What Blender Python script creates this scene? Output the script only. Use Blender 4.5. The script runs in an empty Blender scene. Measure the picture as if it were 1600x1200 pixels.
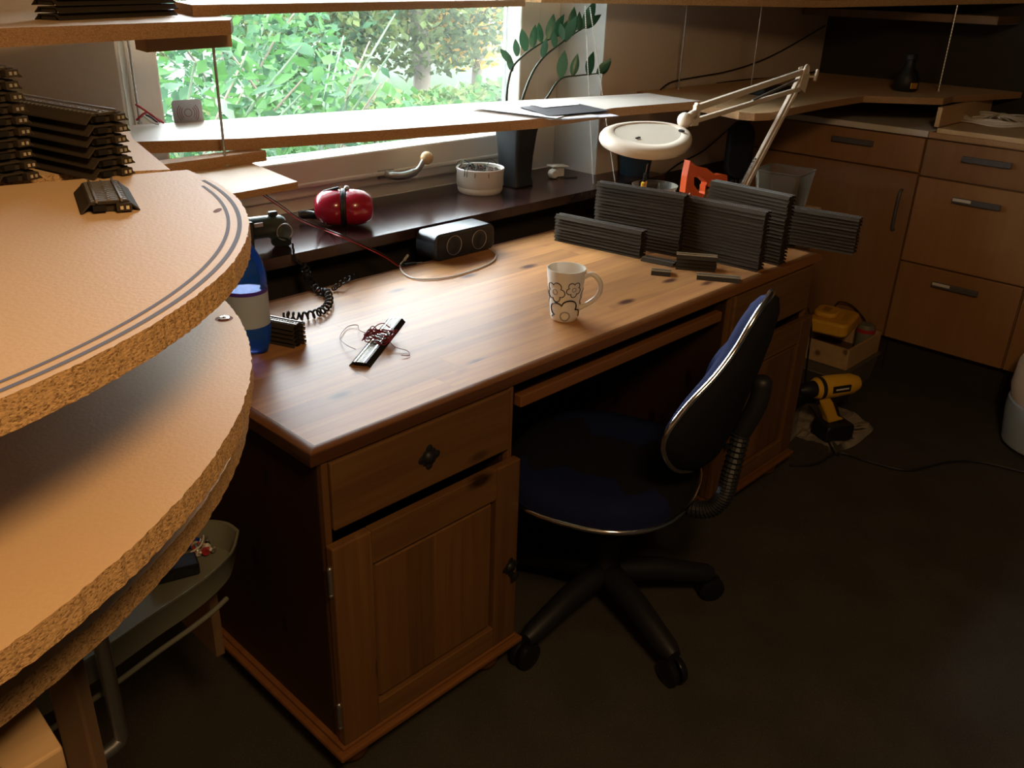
import bpy, bmesh, math, random
from mathutils import Vector, Matrix, Euler
random.seed(7)
S = bpy.context.scene; COL = S.collection
PI = math.pi
# ------------------------------------------------------------------ camera
CP = (0.8128, 0.4328, 0.0327, 1372.4); CAMPOS = Vector((-0.706, -1.130, 1.506))
def cam_axes():
    yaw, pitch, roll, f = CP
    fw = Vector((math.sin(yaw)*math.cos(pitch), math.cos(yaw)*math.cos(pitch), -math.sin(pitch)))
    rt = Vector((math.cos(yaw), -math.sin(yaw), 0)); up = rt.cross(fw)
    c, s = math.cos(roll), math.sin(roll)
    return c*rt + s*up, c*up - s*rt, fw
RT, UP, FW = cam_axes()
cd = bpy.data.cameras.new('camera'); cam = bpy.data.objects.new('camera', cd); COL.objects.link(cam)
cd.sensor_width = 36; cd.lens = CP[3]/1600*36; cd.clip_start = 0.02; cd.clip_end = 200
m = Matrix((RT, UP, -FW)).transposed().to_4x4(); m.translation = CAMPOS; cam.matrix_world = m
S.camera = cam
def at(px, py, **k):                        # a point of the photograph on a known real plane
    d = FW + RT*(px-800)/CP[3] - UP*(py-600)/CP[3]
    (a, v), = k.items(); i = 'xyz'.index(a)
    return CAMPOS + d*((v-CAMPOS[i])/d[i])
# ------------------------------------------------------------------ light
S.view_settings.view_transform = 'Standard'; S.view_settings.look = 'None'
S.view_settings.gamma = 1; S.view_settings.use_curve_mapping = False
S.view_settings.exposure = 0.0
W = bpy.data.worlds.new('world'); S.world = W; W.use_nodes = True
bg = W.node_tree.nodes['Background']; bg.inputs[0].default_value = (0.88, 0.95, 1.0, 1); bg.inputs[1].default_value = 27.0
def area(name, loc, target, sx, sy, power, color, portal=False):
    l = bpy.data.lights.new(name, 'AREA'); l.shape = 'RECTANGLE'; l.size = sx; l.size_y = sy; l.energy = power; l.color = color
    o = bpy.data.objects.new(name, l); COL.objects.link(o); o.location = loc
    o.rotation_euler = (Vector(target)-Vector(loc)).to_track_quat('-Z', 'Y').to_euler()
    if portal: l.cycles.is_portal = True
    return o
area('window_portal', (1.02, 1.30, 1.60), (1.02, 0, 1.60), 1.80, 1.60, 1, (1, 1, 1), True)
lp = bpy.data.lights.new('room_lamp', 'POINT'); lp.energy = 52; lp.color = (1.0, 0.64, 0.32); lp.shadow_soft_size = 0.17
lo = bpy.data.objects.new('room_lamp', lp); COL.objects.link(lo); lo.location = (-0.50, -1.44, 2.20)
# ------------------------------------------------------------------ materials
MATS = {}
def nm(name):
    m = bpy.data.materials.new(name); m.use_nodes = True; nt = m.node_tree; b = nt.nodes['Principled BSDF']; MATS[name] = m
    return m, nt, b
def N(nt, t, **k):
    n = nt.nodes.new(t)
    for a, v in k.items():
        if a.startswith('i_'): n.inputs[a[2:].replace('_', ' ')].default_value = v
        else: setattr(n, a, v)
    return n
def plain(name, col, rough=.5, metal=0, bump=0, bscale=200, trans=0, ior=1.45, spec=.5, noise=0, alpha=None, coat=0):
    m, nt, b = nm(name); L = nt.links.new
    b.inputs['Base Color'].default_value = (*col, 1); b.inputs['Roughness'].default_value = rough
    b.inputs['Metallic'].default_value = metal; b.inputs['Specular IOR Level'].default_value = spec
    b.inputs['Transmission Weight'].default_value = trans; b.inputs['IOR'].default_value = ior
    b.inputs['Coat Weight'].default_value = coat
    if alpha is not None: b.inputs['Alpha'].default_value = alpha
    if bump or noise:
        tc = N(nt, 'ShaderNodeTexCoord'); no = N(nt, 'ShaderNodeTexNoise', i_Scale=bscale, i_Detail=4.0); L(tc.outputs['Object'], no.inputs['Vector'])
        if bump:
            bp = N(nt, 'ShaderNodeBump', i_Strength=bump, i_Distance=.002); L(no.outputs['Fac'], bp.inputs['Height']); L(bp.outputs[0], b.inputs['Normal'])
        if noise:
            mx = N(nt, 'ShaderNodeMix', data_type='RGBA'); mx.inputs[6].default_value = (*[c*(1-noise) for c in col], 1); mx.inputs[7].default_value = (*[min(1, c*(1+noise)) for c in col], 1)
            L(no.outputs['Fac'], mx.inputs[0]); L(mx.outputs[2], b.inputs['Base Color'])
    return m
def ramp(nt, pts):
    r = N(nt, 'ShaderNodeValToRGB'); e = r.color_ramp.elements
    e[0].position = pts[0][0]; e[0].color = (*pts[0][1], 1); e[1].position = pts[-1][0]; e[1].color = (*pts[-1][1], 1)
    for p, c in pts[1:-1]:
        x = e.new(p); x.color = (*c, 1)
    return r
def pine(name, base, dark, rough=.35, axis=0, knots=True, coat=.0, kscale=1.0):
    """pine: stretched grain, soft growth bands, brown knots, one tint per piece"""
    m, nt, b = nm(name); L = nt.links.new
    tc = N(nt, 'ShaderNodeTexCoord'); oi = N(nt, 'ShaderNodeObjectInfo')
    off = N(nt, 'ShaderNodeVectorMath', operation='SCALE'); cx = N(nt, 'ShaderNodeCombineXYZ', i_X=7.3, i_Y=3.1, i_Z=5.7); L(cx.outputs[0], off.inputs[0]); L(oi.outputs['Random'], off.inputs['Scale'])
    add = N(nt, 'ShaderNodeVectorMath', operation='ADD'); L(tc.outputs['Object'], add.inputs[0]); L(off.outputs[0], add.inputs[1])
    sc = [26, 26, 26]; sc[axis] = 1.6
    mp = N(nt, 'ShaderNodeMapping'); mp.inputs['Scale'].default_value = sc; L(add.outputs[0], mp.inputs[0])
    n1 = N(nt, 'ShaderNodeTexNoise', i_Scale=1.0, i_Detail=3.0, i_Distortion=1.2); L(mp.outputs[0], n1.inputs['Vector'])
    sc2 = [150, 150, 150]; sc2[axis] = 5
    mp2 = N(nt, 'ShaderNodeMapping'); mp2.inputs['Scale'].default_value = sc2; L(add.outputs[0], mp2.inputs[0])
    n2 = N(nt, 'ShaderNodeTexNoise', i_Scale=1.0, i_Detail=2.0); L(mp2.outputs[0], n2.inputs['Vector'])
    ma = N(nt, 'ShaderNodeMath', operation='MULTIPLY_ADD'); ma.inputs[1].default_value = .35; L(n2.outputs['Fac'], ma.inputs[0]); L(n1.outputs['Fac'], ma.inputs[2])
    rp = ramp(nt, [(.45, base), (.85, [a*.55+d*.45 for a, d in zip(base, dark)])]); L(ma.outputs[0], rp.inputs[0])
    out = rp.outputs[0]
    if knots:
        ks = [13*kscale]*3; ks[axis] = 5.5*kscale
        mp3 = N(nt, 'ShaderNodeMapping'); mp3.inputs['Scale'].default_value = ks; L(add.outputs[0], mp3.inputs[0])
        vo = N(nt, 'ShaderNodeTexVoronoi', i_Scale=1.0); L(mp3.outputs[0], vo.inputs['Vector'])
        sp = N(nt, 'ShaderNodeSeparateColor'); L(vo.outputs['Color'], sp.inputs[0])
        gt = N(nt, 'ShaderNodeMath', operation='GREATER_THAN'); gt.inputs[1].default_value = .66; L(sp.outputs[0], gt.inputs[0])
        kr = ramp(nt, [(.09, (1, 1, 1)), (.22, (0, 0, 0))]); L(vo.outputs['Distance'], kr.inputs[0])
        mu = N(nt, 'ShaderNodeMath', operation='MULTIPLY'); L(gt.outputs[0], mu.inputs[0]); L(kr.outputs[0], mu.inputs[1])
        mx = N(nt, 'ShaderNodeMix', data_type='RGBA'); mx.inputs[7].default_value = (*[d*.45 for d in dark], 1)
        L(mu.outputs[0], mx.inputs[0]); L(out, mx.inputs[6]); out = mx.outputs[2]
    hs = N(nt, 'ShaderNodeHueSaturation'); mr = N(nt, 'ShaderNodeMapRange'); mr.inputs[3].default_value = .82; mr.inputs[4].default_value = 1.12
    L(oi.outputs['Random'], mr.inputs[0]); L(mr.outputs[0], hs.inputs['Value']); L(out, hs.inputs['Color']); L(hs.outputs[0], b.inputs['Base Color'])
    b.inputs['Roughness'].default_value = rough; b.inputs['Specular IOR Level'].default_value = .32; b.inputs['Coat Weight'].default_value = coat; b.inputs['Coat Roughness'].default_value = .25
    bp = N(nt, 'ShaderNodeBump', i_Strength=.12, i_Distance=.001); L(n2.outputs['Fac'], bp.inputs['Height']); L(bp.outputs[0], b.inputs['Normal'])
    return m
def chip(name, light, dark, scale=260, bump=.8, rough=.8):
    """cut chipboard: pressed flakes in mixed tones"""
    m, nt, b = nm(name); L = nt.links.new
    tc = N(nt, 'ShaderNodeTexCoord'); mp = N(nt, 'ShaderNodeMapping'); mp.inputs['Scale'].default_value = (1, 1, 1.9); L(tc.outputs['Object'], mp.inputs[0])
    vo = N(nt, 'ShaderNodeTexVoronoi', i_Scale=scale); L(mp.outputs[0], vo.inputs['Vector'])
    no = N(nt, 'ShaderNodeTexNoise', i_Scale=scale*.5, i_Detail=5.0); L(mp.outputs[0], no.inputs['Vector'])
    sp = N(nt, 'ShaderNodeSeparateColor'); L(vo.outputs['Color'], sp.inputs[0])
    ad = N(nt, 'ShaderNodeMath', operation='ADD'); L(sp.outputs[0], ad.inputs[0]); L(no.outputs['Fac'], ad.inputs[1])
    rp = ramp(nt, [(.35, dark), (.6, [a*.7+d*.3 for a, d in zip(light, dark)]), (1.0, light), (1.3, [min(1, c*1.25) for c in light])])
    dv = N(nt, 'ShaderNodeMath', operation='MULTIPLY'); dv.inputs[1].default_value = .75; L(ad.outputs[0], dv.inputs[0]); L(dv.outputs[0], rp.inputs[0])
    L(rp.outputs[0], b.inputs['Base Color']); b.inputs['Roughness'].default_value = rough
    bp = N(nt, 'ShaderNodeBump', i_Strength=bump, i_Distance=.003); L(ad.outputs[0], bp.inputs['Height']); L(bp.outputs[0], b.inputs['Normal'])
    return m
def speck(name, col, spot, scale=500, thr=.72, rough=.9):
    m, nt, b = nm(name); L = nt.links.new
    tc = N(nt, 'ShaderNodeTexCoord'); no = N(nt, 'ShaderNodeTexNoise', i_Scale=scale, i_Detail=2.0); L(tc.outputs['Object'], no.inputs['Vector'])
    n2 = N(nt, 'ShaderNodeTexNoise', i_Scale=6.0, i_Detail=4.0); L(tc.outputs['Object'], n2.inputs['Vector'])
    rp = ramp(nt, [(thr-.06, col), (thr, spot)]); L(no.outputs['Fac'], rp.inputs[0])
    mx = N(nt, 'ShaderNodeMix', data_type='RGBA', blend_type='MULTIPLY'); mx.inputs[0].default_value = .5; L(rp.outputs[0], mx.inputs[6]); L(n2.outputs['Fac'], mx.inputs[7]); L(mx.outputs[2], b.inputs['Base Color'])
    b.inputs['Roughness'].default_value = rough; b.inputs['Specular IOR Level'].default_value = .2
    bp = N(nt, 'ShaderNodeBump', i_Strength=.5, i_Distance=.002); L(no.outputs['Fac'], bp.inputs['Height']); L(bp.outputs[0], b.inputs['Normal'])
    return m
def glassy(name, tint, op=.12, rough=.1):
    """thin clear sheet: mostly passes light, a little sheen and body"""
    m, nt, b = nm(name); L = nt.links.new
    b.inputs['Base Color'].default_value = (*tint, 1); b.inputs['Roughness'].default_value = rough
    tr = N(nt, 'ShaderNodeBsdfTransparent'); tr.inputs[0].default_value = (*[1-(1-c)*.35 for c in tint], 1)
    fr = N(nt, 'ShaderNodeFresnel', i_IOR=1.35); ad = N(nt, 'ShaderNodeMath', operation='ADD'); ad.inputs[1].default_value = op; L(fr.outputs[0], ad.inputs[0])
    mx = N(nt, 'ShaderNodeMixShader'); L(ad.outputs[0], mx.inputs[0]); L(tr.outputs[0], mx.inputs[1]); L(b.outputs[0], mx.inputs[2])
    L(mx.outputs[0], nt.nodes['Material Output'].inputs[0])
    return m
def leafmat(name, c, c2, rough=.7, tl=.35):
    m, nt, b = nm(name); L = nt.links.new
    oi = N(nt, 'ShaderNodeTexCoord'); no = N(nt, 'ShaderNodeTexNoise', i_Scale=5.0, i_Detail=3.0); L(oi.outputs['Object'], no.inputs['Vector'])
    rp = ramp(nt, [(.35, c), (.65, c2)]); L(no.outputs['Fac'], rp.inputs[0]); L(rp.outputs[0], b.inputs['Base Color']); b.inputs['Roughness'].default_value = rough; b.inputs['Specular IOR Level'].default_value = .1 if rough > .4 else .5
    t = N(nt, 'ShaderNodeBsdfTranslucent'); L(rp.outputs[0], t.inputs[0]); mx = N(nt, 'ShaderNodeMixShader'); mx.inputs[0].default_value = tl
    L(b.outputs[0], mx.inputs[1]); L(t.outputs[0], mx.inputs[2]); L(mx.outputs[0], nt.nodes['Material Output'].inputs[0])
    return m
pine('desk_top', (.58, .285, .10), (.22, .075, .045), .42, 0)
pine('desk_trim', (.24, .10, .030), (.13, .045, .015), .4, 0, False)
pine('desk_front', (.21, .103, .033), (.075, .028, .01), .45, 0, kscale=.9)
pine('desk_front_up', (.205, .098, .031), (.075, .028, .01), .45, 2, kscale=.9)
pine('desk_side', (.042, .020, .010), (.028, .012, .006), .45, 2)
pine('cab_front', (.35, .18, .068), (.28, .13, .048), .5, 2, False)
pine('raw_wood', (.60, .40, .20), (.42, .24, .1), .6, 0)
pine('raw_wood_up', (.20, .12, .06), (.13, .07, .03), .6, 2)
chip('chip_edge', (.52, .31, .13), (.20, .105, .035), 620, .3)
chip('mdf_edge', (.42, .235, .105), (.30, .155, .06), 500, .25)
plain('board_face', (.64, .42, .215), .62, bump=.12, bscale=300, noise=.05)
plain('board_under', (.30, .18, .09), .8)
plain('strip_face', (.76, .68, .60), .5, bump=.05, bscale=300)
plain('white_lam', (.72, .66, .56), .45)
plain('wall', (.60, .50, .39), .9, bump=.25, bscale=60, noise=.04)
plain('reveal', (.60, .60, .58), .9, bump=.2, bscale=60)
plain('ceiling', (.16, .14, .12), .9)
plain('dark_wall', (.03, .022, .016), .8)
plain('frame_white', (.78, .73, .64), .4)
plain('seal', (.25, .25, .25), .7)
plain('sill', (.032, .013, .011), .20, bump=.06, bscale=25, noise=.4, spec=.45)
speck('carpet', (.075, .066, .048), (.22, .19, .14), 420, .70)
plain('track', (.046, .035, .023), .8, bump=.2, bscale=900, noise=.2, spec=.06)
plain('track_dark', (.018, .015, .012), .8, spec=.06)
plain('rail', (.30, .27, .24), .35, metal=.8)
plain('sleeper', (.13, .12, .11), .5)
plain('contact', (.8, .72, .55), .3, metal=.7)
plain('steel', (.45, .45, .44), .35, metal=.9)
plain('chrome', (.75, .75, .75), .12, metal=1)
plain('black', (.012, .012, .013), .5)
plain('black_fabric', (.008, .008, .009), .9, bump=.4, bscale=900, spec=.2)
plain('blue_fabric', (.007, .011, .045), .9, bump=.4, bscale=900, spec=.2)
plain('black_gloss', (.01, .01, .011), .25)
plain('speaker_top', (.02, .024, .03), .3)
plain('ceramic', (.80, .75, .66), .2, coat=.5)
plain('mug_in', (.74, .66, .52), .25)
plain('print_black', (.02, .02, .02), .4)
plain('print_grey', (.30, .28, .26), .4)
plain('pot_white', (.74, .68, .61), .4, bump=.1, bscale=80)
plain('soil', (.07, .04, .025), 1, bump=1, bscale=120, noise=.5)
plain('charcoal', (.02, .022, .024), .5)
leafmat('zz_leaf', (.02, .075, .035), (.035, .13, .06), .3, .12)
plain('zz_stem', (.03, .045, .025), .5)
plain('muff_red', (.36, .01, .03), .22, coat=.6)
plain('tool_green', (.055, .075, .06), .35)
plain('wire_red', (.42, .03, .03), .45)
plain('wire_maroon', (.20, .015, .018), .45)
plain('wire_dark', (.03, .012, .01), .5)
plain('cable_white', (.72, .70, .64), .4)
plain('paper', (.86, .85, .84), .7)
plain('paper_dark', (.06, .055, .06), .5)
plain('paper_lilac', (.72, .68, .80), .6)
plain('lamp_white', (.78, .67, .54), .35)
plain('lamp_lens', (.70, .62, .50), .25)
plain('lamp_inner', (.55, .38, .22), .5)
plain('orange', (.85, .12, .02), .4)
plain('yellow', (.78, .42, .03), .45)
plain('yellow_dark', (.45, .22, .02), .5)
plain('amber', (.9, .5, .05), .3)
plain('pen', (.13, .14, .21), .8)
plain('burn', (.18, .06, .02), .8)
plain('handle_grey', (.13, .12, .12), .45, metal=.3)
plain('tag_white', (.75, .72, .66), .6)
plain('plate_grey', (.50, .50, .52), .5)
plain('plate_mark', (.36, .2, .22), .6)
glassy('clear_plastic', (.50, .46, .38), .09, .3)
glassy('bag_plastic', (.30, .26, .20), .07, .22)
glassy('window_glass', (.95, 1, 1), .0, .0)
glassy('bottle_blue', (.03, .20, .80), .30, .1)
plain('water', (.30, .65, .95), .05, trans=1, ior=1.33)
plain('cap_blue', (.01, .03, .25), .35)
plain('label_blue', (.42, .50, .60), .5)
plain('label_band', (.08, .03, .35), .5)
plain('tray_green', (.17, .17, .12), .55)
plain('bin_blue', (.01, .03, .05), .5)
plain('lid_green', (.01, .07, .03), .5)
plain('denim', (.38, .46, .52), .8)
plain('cream', (.80, .60, .42), .7)
plain('bark', (.10, .08, .06), .9, bump=.5, bscale=30, noise=.3)
leafmat('leaf_a', (.018, .062, .014), (.045, .11, .028))
leafmat('leaf_b', (.014, .042, .020), (.034, .080, .036))
leafmat('leaf_c', (.045, .065, .018), (.09, .115, .035))
leafmat('leaf_pale', (.09, .13, .085), (.15, .20, .14))
leafmat('leaf_y', (.42, .22, .035), (.52, .32, .08))
leafmat('leaf_far', (.030, .044, .016), (.070, .085, .030))
leafmat('grass', (.008, .028, .006), (.018, .045, .010), .7, .1)
# ------------------------------------------------------------------ mesh helpers
class G:
    def __init__(s): s.v = []; s.f = []; s.m = []; s.cur = 0
    def add(s, vs, fs, M=None):
        o = len(s.v)
        for v in vs:
            v = Vector(v); s.v.append(tuple(M @ v) if M is not None else tuple(v))
        for f in fs: s.f.append([i+o for i in f]); s.m.append(s.cur)
        return s
    def mat(s, i): s.cur = i; return s
    def box(s, c, d, M=None, taper=1, rz=0):
        x, y, z = d[0]/2, d[1]/2, d[2]/2; t = taper
        vs = [(-x, -y, -z), (x, -y, -z), (x, y, -z), (-x, y, -z), (-x*t, -y*t, z), (x*t, -y*t, z), (x*t, y*t, z), (-x*t, y*t, z)]
        T = Matrix.Translation(c) @ Matrix.Rotation(rz, 4, 'Z')
        if M is not None: T = M @ T
        return s.add(vs, [(0, 3, 2, 1), (4, 5, 6, 7), (0, 1, 5, 4), (1, 2, 6, 5), (2, 3, 7, 6), (3, 0, 4, 7)], T)
    def bx(s, a, b): return s.box([(p+q)/2 for p, q in zip(a, b)], [abs(q-p) for p, q in zip(a, b)])
    def lathe(s, prof, n=32, M=None, sx=1, sy=1, cap=True):
        vs = []; fs = []
        for r, z in prof:
            for i in range(n):
                a = 2*PI*i/n; vs.append((r*math.cos(a)*sx, r*math.sin(a)*sy, z))
        for j in range(len(prof)-1):
            for i in range(n):
                k = (i+1) % n; fs.append((j*n+i, j*n+k, (j+1)*n+k, (j+1)*n+i))
        if cap:
            if prof[0][0] > 1e-5: fs.append(tuple(range(n))[::-1])
            if prof[-1][0] > 1e-5: fs.append(tuple((len(prof)-1)*n+i for i in range(n)))
        return s.add(vs, fs, M)
    def tube(s, pts, r, n=8, caps=True):
        P = [Vector(p) for p in pts]; k = len(P); R = r if isinstance(r, (list, tuple)) else [r]*k
        T = [((P[min(i+1, k-1)]-P[max(i-1, 0)]).normalized()) for i in range(k)]
        u = T[0].orthogonal().normalized(); vs = []
        for i in range(k):
            u = (u - T[i]*u.dot(T[i])); u = u.normalized() if u.length > 1e-6 else T[i].orthogonal().normalized()
            w = T[i].cross(u)
            for j in range(n):
                a = 2*PI*j/n; vs.append(P[i]+(u*math.cos(a)+w*math.sin(a))*R[i])
        fs = [(i*n+j, i*n+(j+1) % n, (i+1)*n+(j+1) % n, (i+1)*n+j) for i in range(k-1) for j in range(n)]
        if caps: fs += [tuple(range(n))[::-1], tuple((k-1)*n+j for j in range(n))]
        return s.add(vs, fs)
    def prism(s, poly, z0, z1, M=None):
        n = len(poly); vs = [(x, y, z0) for x, y in poly]+[(x, y, z1) for x, y in poly]
        ar = sum(poly[i][0]*poly[(i+1) % n][1]-poly[(i+1) % n][0]*poly[i][1] for i in range(n))
        fs = [tuple(range(n))[::-1], tuple(range(n, 2*n))]+[(i, (i+1) % n, n+(i+1) % n, n+i) for i in range(n)]
        if ar < 0: fs = [f[::-1] for f in fs]
        return s.add(vs, fs, M)
    def ball(s, c, r, n=16, M=None):
        r = r if isinstance(r, (tuple, list)) else (r, r, r)
        pr = [(max(math.sin(PI*i/(n//2)), 0), -math.cos(PI*i/(n//2))) for i in range(n//2+1)]
        T = Matrix.Translation(c) @ Matrix.Diagonal((*r, 1))
        if M is not None: T = M @ T
        return s.lathe([(max(a, 1e-4), z) for a, z in pr], n, T)
    def ring(s, c, R, r, M=None, n=32, a0=0, a1=2*PI):
        pts = [(c[0]+R*math.cos(a0+(a1-a0)*i/n), c[1]+R*math.sin(a0+(a1-a0)*i/n), c[2]) for i in range(n+1)]
        if M is not None: pts = [M @ Vector(p) for p in pts]
        return s.tube(pts, r, 8)
    def mesh(s, name, mats, smooth=None):
        me = bpy.data.meshes.new(name); me.from_pydata(s.v, [], s.f)
        for mm in (mats if isinstance(mats, (list, tuple)) else [mats]): me.materials.append(MATS[mm])
        me.polygons.foreach_set('material_index', s.m)
        if smooth is not None:
            me.polygons.foreach_set('use_smooth', [True]*len(s.f)); me.set_sharp_from_angle(angle=math.radians(smooth))
        me.update(); return me
    def ob(s, name, mats, parent=None, smooth=None, bevel=0, seg=2, loc=None, rot=None, **tg):
        o = bpy.data.objects.new(name, s.mesh(name, mats, smooth)); COL.objects.link(o)
        if parent is not None: o.parent = parent
        if loc is not None: o.location = loc
        if rot is not None: o.rotation_euler = rot
        if bevel:
            bv = o.modifiers.new('bevel', 'BEVEL'); bv.width = bevel; bv.segments = seg; bv.limit_method = 'ANGLE'; bv.angle_limit = .6
        tag(o, **tg); return o
def tag(o, label=None, category=None, group=None, kind=None):
    for k, v in (('label', label), ('category', category), ('group', group), ('kind', kind)):
        if v: o[k] = v
    return o
def empty(name, loc=(0, 0, 0), rot=(0, 0, 0), label=None, category=None, group=None):
    o = bpy.data.objects.new(name, None); COL.objects.link(o); o.location = loc; o.rotation_euler = rot; o.empty_display_size = .05
    return tag(o, label, category, group)
def place(name, me, parent=None, loc=(0, 0, 0), rot=(0, 0, 0), **tg):
    o = bpy.data.objects.new(name, me); COL.objects.link(o); o.location = loc; o.rotation_euler = rot
    if parent is not None: o.parent = parent
    return tag(o, **tg)
def smooth_path(pts, n=8):
    P = [Vector(p) for p in pts]; out = []
    for i in range(len(P)-1):
        a, b, c, d = P[max(i-1, 0)], P[i], P[i+1], P[min(i+2, len(P)-1)]
        for k in range(n):
            t = k/n; out.append(.5*((2*b)+(c-a)*t+(2*a-5*b+4*c-d)*t*t+(3*b-a-3*c+d)*t**3))
    out.append(P[-1]); return out
def RX(a): return Matrix.Rotation(a, 4, 'X')
def RY(a): return Matrix.Rotation(a, 4, 'Y')
def RZ(a): return Matrix.Rotation(a, 4, 'Z')
def TR(x, y, z): return Matrix.Translation((x, y, z))
def frame(o, x, y):                         # matrix from an origin and two directions
    x = Vector(x).normalized(); y = Vector(y); y = (y-x*y.dot(x)).normalized(); z = x.cross(y)
    M = Matrix((x, y, z)).transposed().to_4x4(); M.translation = Vector(o); return M
# ================================================================== SETTING
RX0, RX1, RY0, RY1, CZ = -2.3, 3.58, -3.2, .94, 2.55
G().bx((RX0, RY0, -.05), (RX1, 1.3, 0)).ob('floor', 'carpet', kind='structure')
G().bx((RX0, RY0, CZ), (RX1, 1.3, CZ+.05)).ob('ceiling', 'ceiling', kind='structure')
WX0, WX1, WZ0, WZ1 = .17, 1.90, .80, 2.30      # window opening
g = G().bx((RX0, RY1, 0), (WX0, 1.24, CZ)).bx((WX1, RY1, 0), (RX1, 1.24, CZ)).bx((WX0, RY1, 0), (WX1, 1.24, WZ0)).bx((WX0, RY1, WZ1), (WX1, 1.24, CZ))
g.ob('wall_window', 'wall', kind='structure')
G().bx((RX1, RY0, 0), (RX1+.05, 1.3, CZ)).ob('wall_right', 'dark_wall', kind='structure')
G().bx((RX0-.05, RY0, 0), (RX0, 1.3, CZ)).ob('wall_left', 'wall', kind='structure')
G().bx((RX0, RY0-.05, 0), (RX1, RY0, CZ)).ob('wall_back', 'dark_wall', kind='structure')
G().bx((WX1-.004, .941, .848), (WX1, 1.15, WZ1)).ob('trim_1', 'reveal', kind='structure')       # plastered window reveal
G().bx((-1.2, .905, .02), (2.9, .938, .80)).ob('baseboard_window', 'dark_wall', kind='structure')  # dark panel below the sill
# window sill
G().bx((-1.2, .78, .818), (2.12, .94, .848)).bx((WX0, .94, .818), (WX1-.006, 1.15, .848)).ob('trim_2', 'sill', kind='structure')
# window
win = empty('window_1', (0, 1.15, .85)); win['kind'] = 'structure'
def wl(g): # window geometry is written in world terms, moved below the window's empty
    return g
GX0, GX1, GZ0, GZ1 = .355, 1.672, 1.00, 2.17
fr = [((WX0, 0, -.004), (WX0+.10, .09, 1.45)), ((WX1-.132, 0, -.004), (WX1-.004, .09, 1.45)), ((WX0+.095, 0, -.004), (WX1-.125, .09, .042)), ((WX0+.10, 0, 1.39), (WX1-.13, .09, 1.45))]
for a, b in fr: G().bx(a, b).ob('window_frame', 'frame_white', win, bevel=.005)
sash = empty('sash', (0, 0, 0)); sash.parent = win
z0, z1 = GZ0-.85, GZ1-.85
for a, b in [((WX0+.105, -.018, .04), (GX0, .05, 1.385)), ((GX1, -.018, .04), (WX1-.128, .05, 1.385)), ((GX0, -.018, .04), (GX1, .05, z0)), ((GX0, -.018, z1), (GX1, .05, 1.385))]:
    G().bx(a, b).ob('sash_rail', 'frame_white', sash, bevel=.006)
for a, b in [((GX0, .048, z0-.004), (GX0+.012, .056, z1)), ((GX1-.012, .048, z0-.004), (GX1, .056, z1)), ((GX0, .048, z0-.004), (GX1, .056, z0+.006))]:
    G().bx(a, b).ob('glazing_bead', 'seal', sash)
G().bx((WX0+.10, -.030, .070), (WX1-.14, -.017, .084)).ob('weather_bar', 'frame_white', sash, bevel=.004)
G().bx((GX0-.004, .028, z0-.004), (GX1+.004, .032, z1+.004)).ob('window_pane', 'window_glass', win)
h = at(604, 272, y=1.125); k = at(667, 247, y=1.06)
hd = G(); hd.tube(smooth_path([(h.x, -.012, h.z-.85), (h.x, -.05, h.z-.85), (h.x+.03, -.066, h.z-.853), (h.x+.08, -.08, h.z-.84), (k.x-.012, k.y-1.15, k.z-.855)], 5), [.012]*5+[.013]*10+[.009]*6, 12)
hd.box((h.x, -.022, h.z-.85), (.06, .008, .026))
ho = hd.ob('window_handle', 'steel', win, smooth=40)
G().ball((k.x, k.y-1.15, k.z-.85), .021).ob('knob', 'raw_wood', ho, smooth=60, label='round pale wooden knob')
# ================================================================== DESK
H = .765; DL = 1.854; DD = .72
desk = empty('desk', (0, 0, 0), label='long honey pine writing desk with two pedestals standing under the window', category='desk')
pl = 9; ys = [.0255+i*(DD-.0415)/pl for i in range(pl+1)]
for i in range(pl):                         # glued staves, three or four to a row
    cuts = [.0245]; x = random.uniform(.25, .6)
    while x < DL-.25: cuts.append(x); x += random.uniform(.42, .72)
    cuts.append(DL-.0245)
    for a, b in zip(cuts, cuts[1:]):
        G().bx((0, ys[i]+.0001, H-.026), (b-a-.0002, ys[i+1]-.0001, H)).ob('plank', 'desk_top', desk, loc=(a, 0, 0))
def trim(a, b, out):
    """rounded edge moulding between two corners"""
    a, b = Vector(a), Vector(b); d = (b-a).normalized(); o = Vector(out)
    prof = [(-.024, 0), (-.003, 0), (.0, -.003), (.004, -.012), (.003, -.022), (-.004, -.028), (-.024, -.028)]
    vs = [a+o*p-d*p+Vector((0, 0, q)) for p, q in prof]+[b+o*p+d*p+Vector((0, 0, q)) for p, q in prof]      # mitred ends
    n = len(prof); fs = [(i, (i+1) % n, n+(i+1) % n, n+i) for i in range(n)]+[tuple(range(n)), tuple(range(n, 2*n))[::-1]]
    return G().add(vs, fs)
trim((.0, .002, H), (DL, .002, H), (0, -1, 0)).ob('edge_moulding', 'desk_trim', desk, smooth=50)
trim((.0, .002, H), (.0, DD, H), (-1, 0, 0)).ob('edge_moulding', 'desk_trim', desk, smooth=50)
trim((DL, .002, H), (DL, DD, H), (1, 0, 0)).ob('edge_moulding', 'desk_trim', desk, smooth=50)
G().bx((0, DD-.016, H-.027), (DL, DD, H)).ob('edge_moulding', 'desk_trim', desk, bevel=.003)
def rosette(g, M, s=1.0, ringd=True):
    for a in range(8):
        l = .028 if a % 2 == 0 else .018
        g.ball((math.cos(a*PI/4)*l*.62*s, math.sin(a*PI/4)*l*.62*s, .001), (.008*s, .008*s, .002), 8, M)
    g.lathe([(.013*s, 0), (.013*s, .003), (.007*s, .008*s), (.0001, .010*s)], 14, M)
    return g
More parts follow.
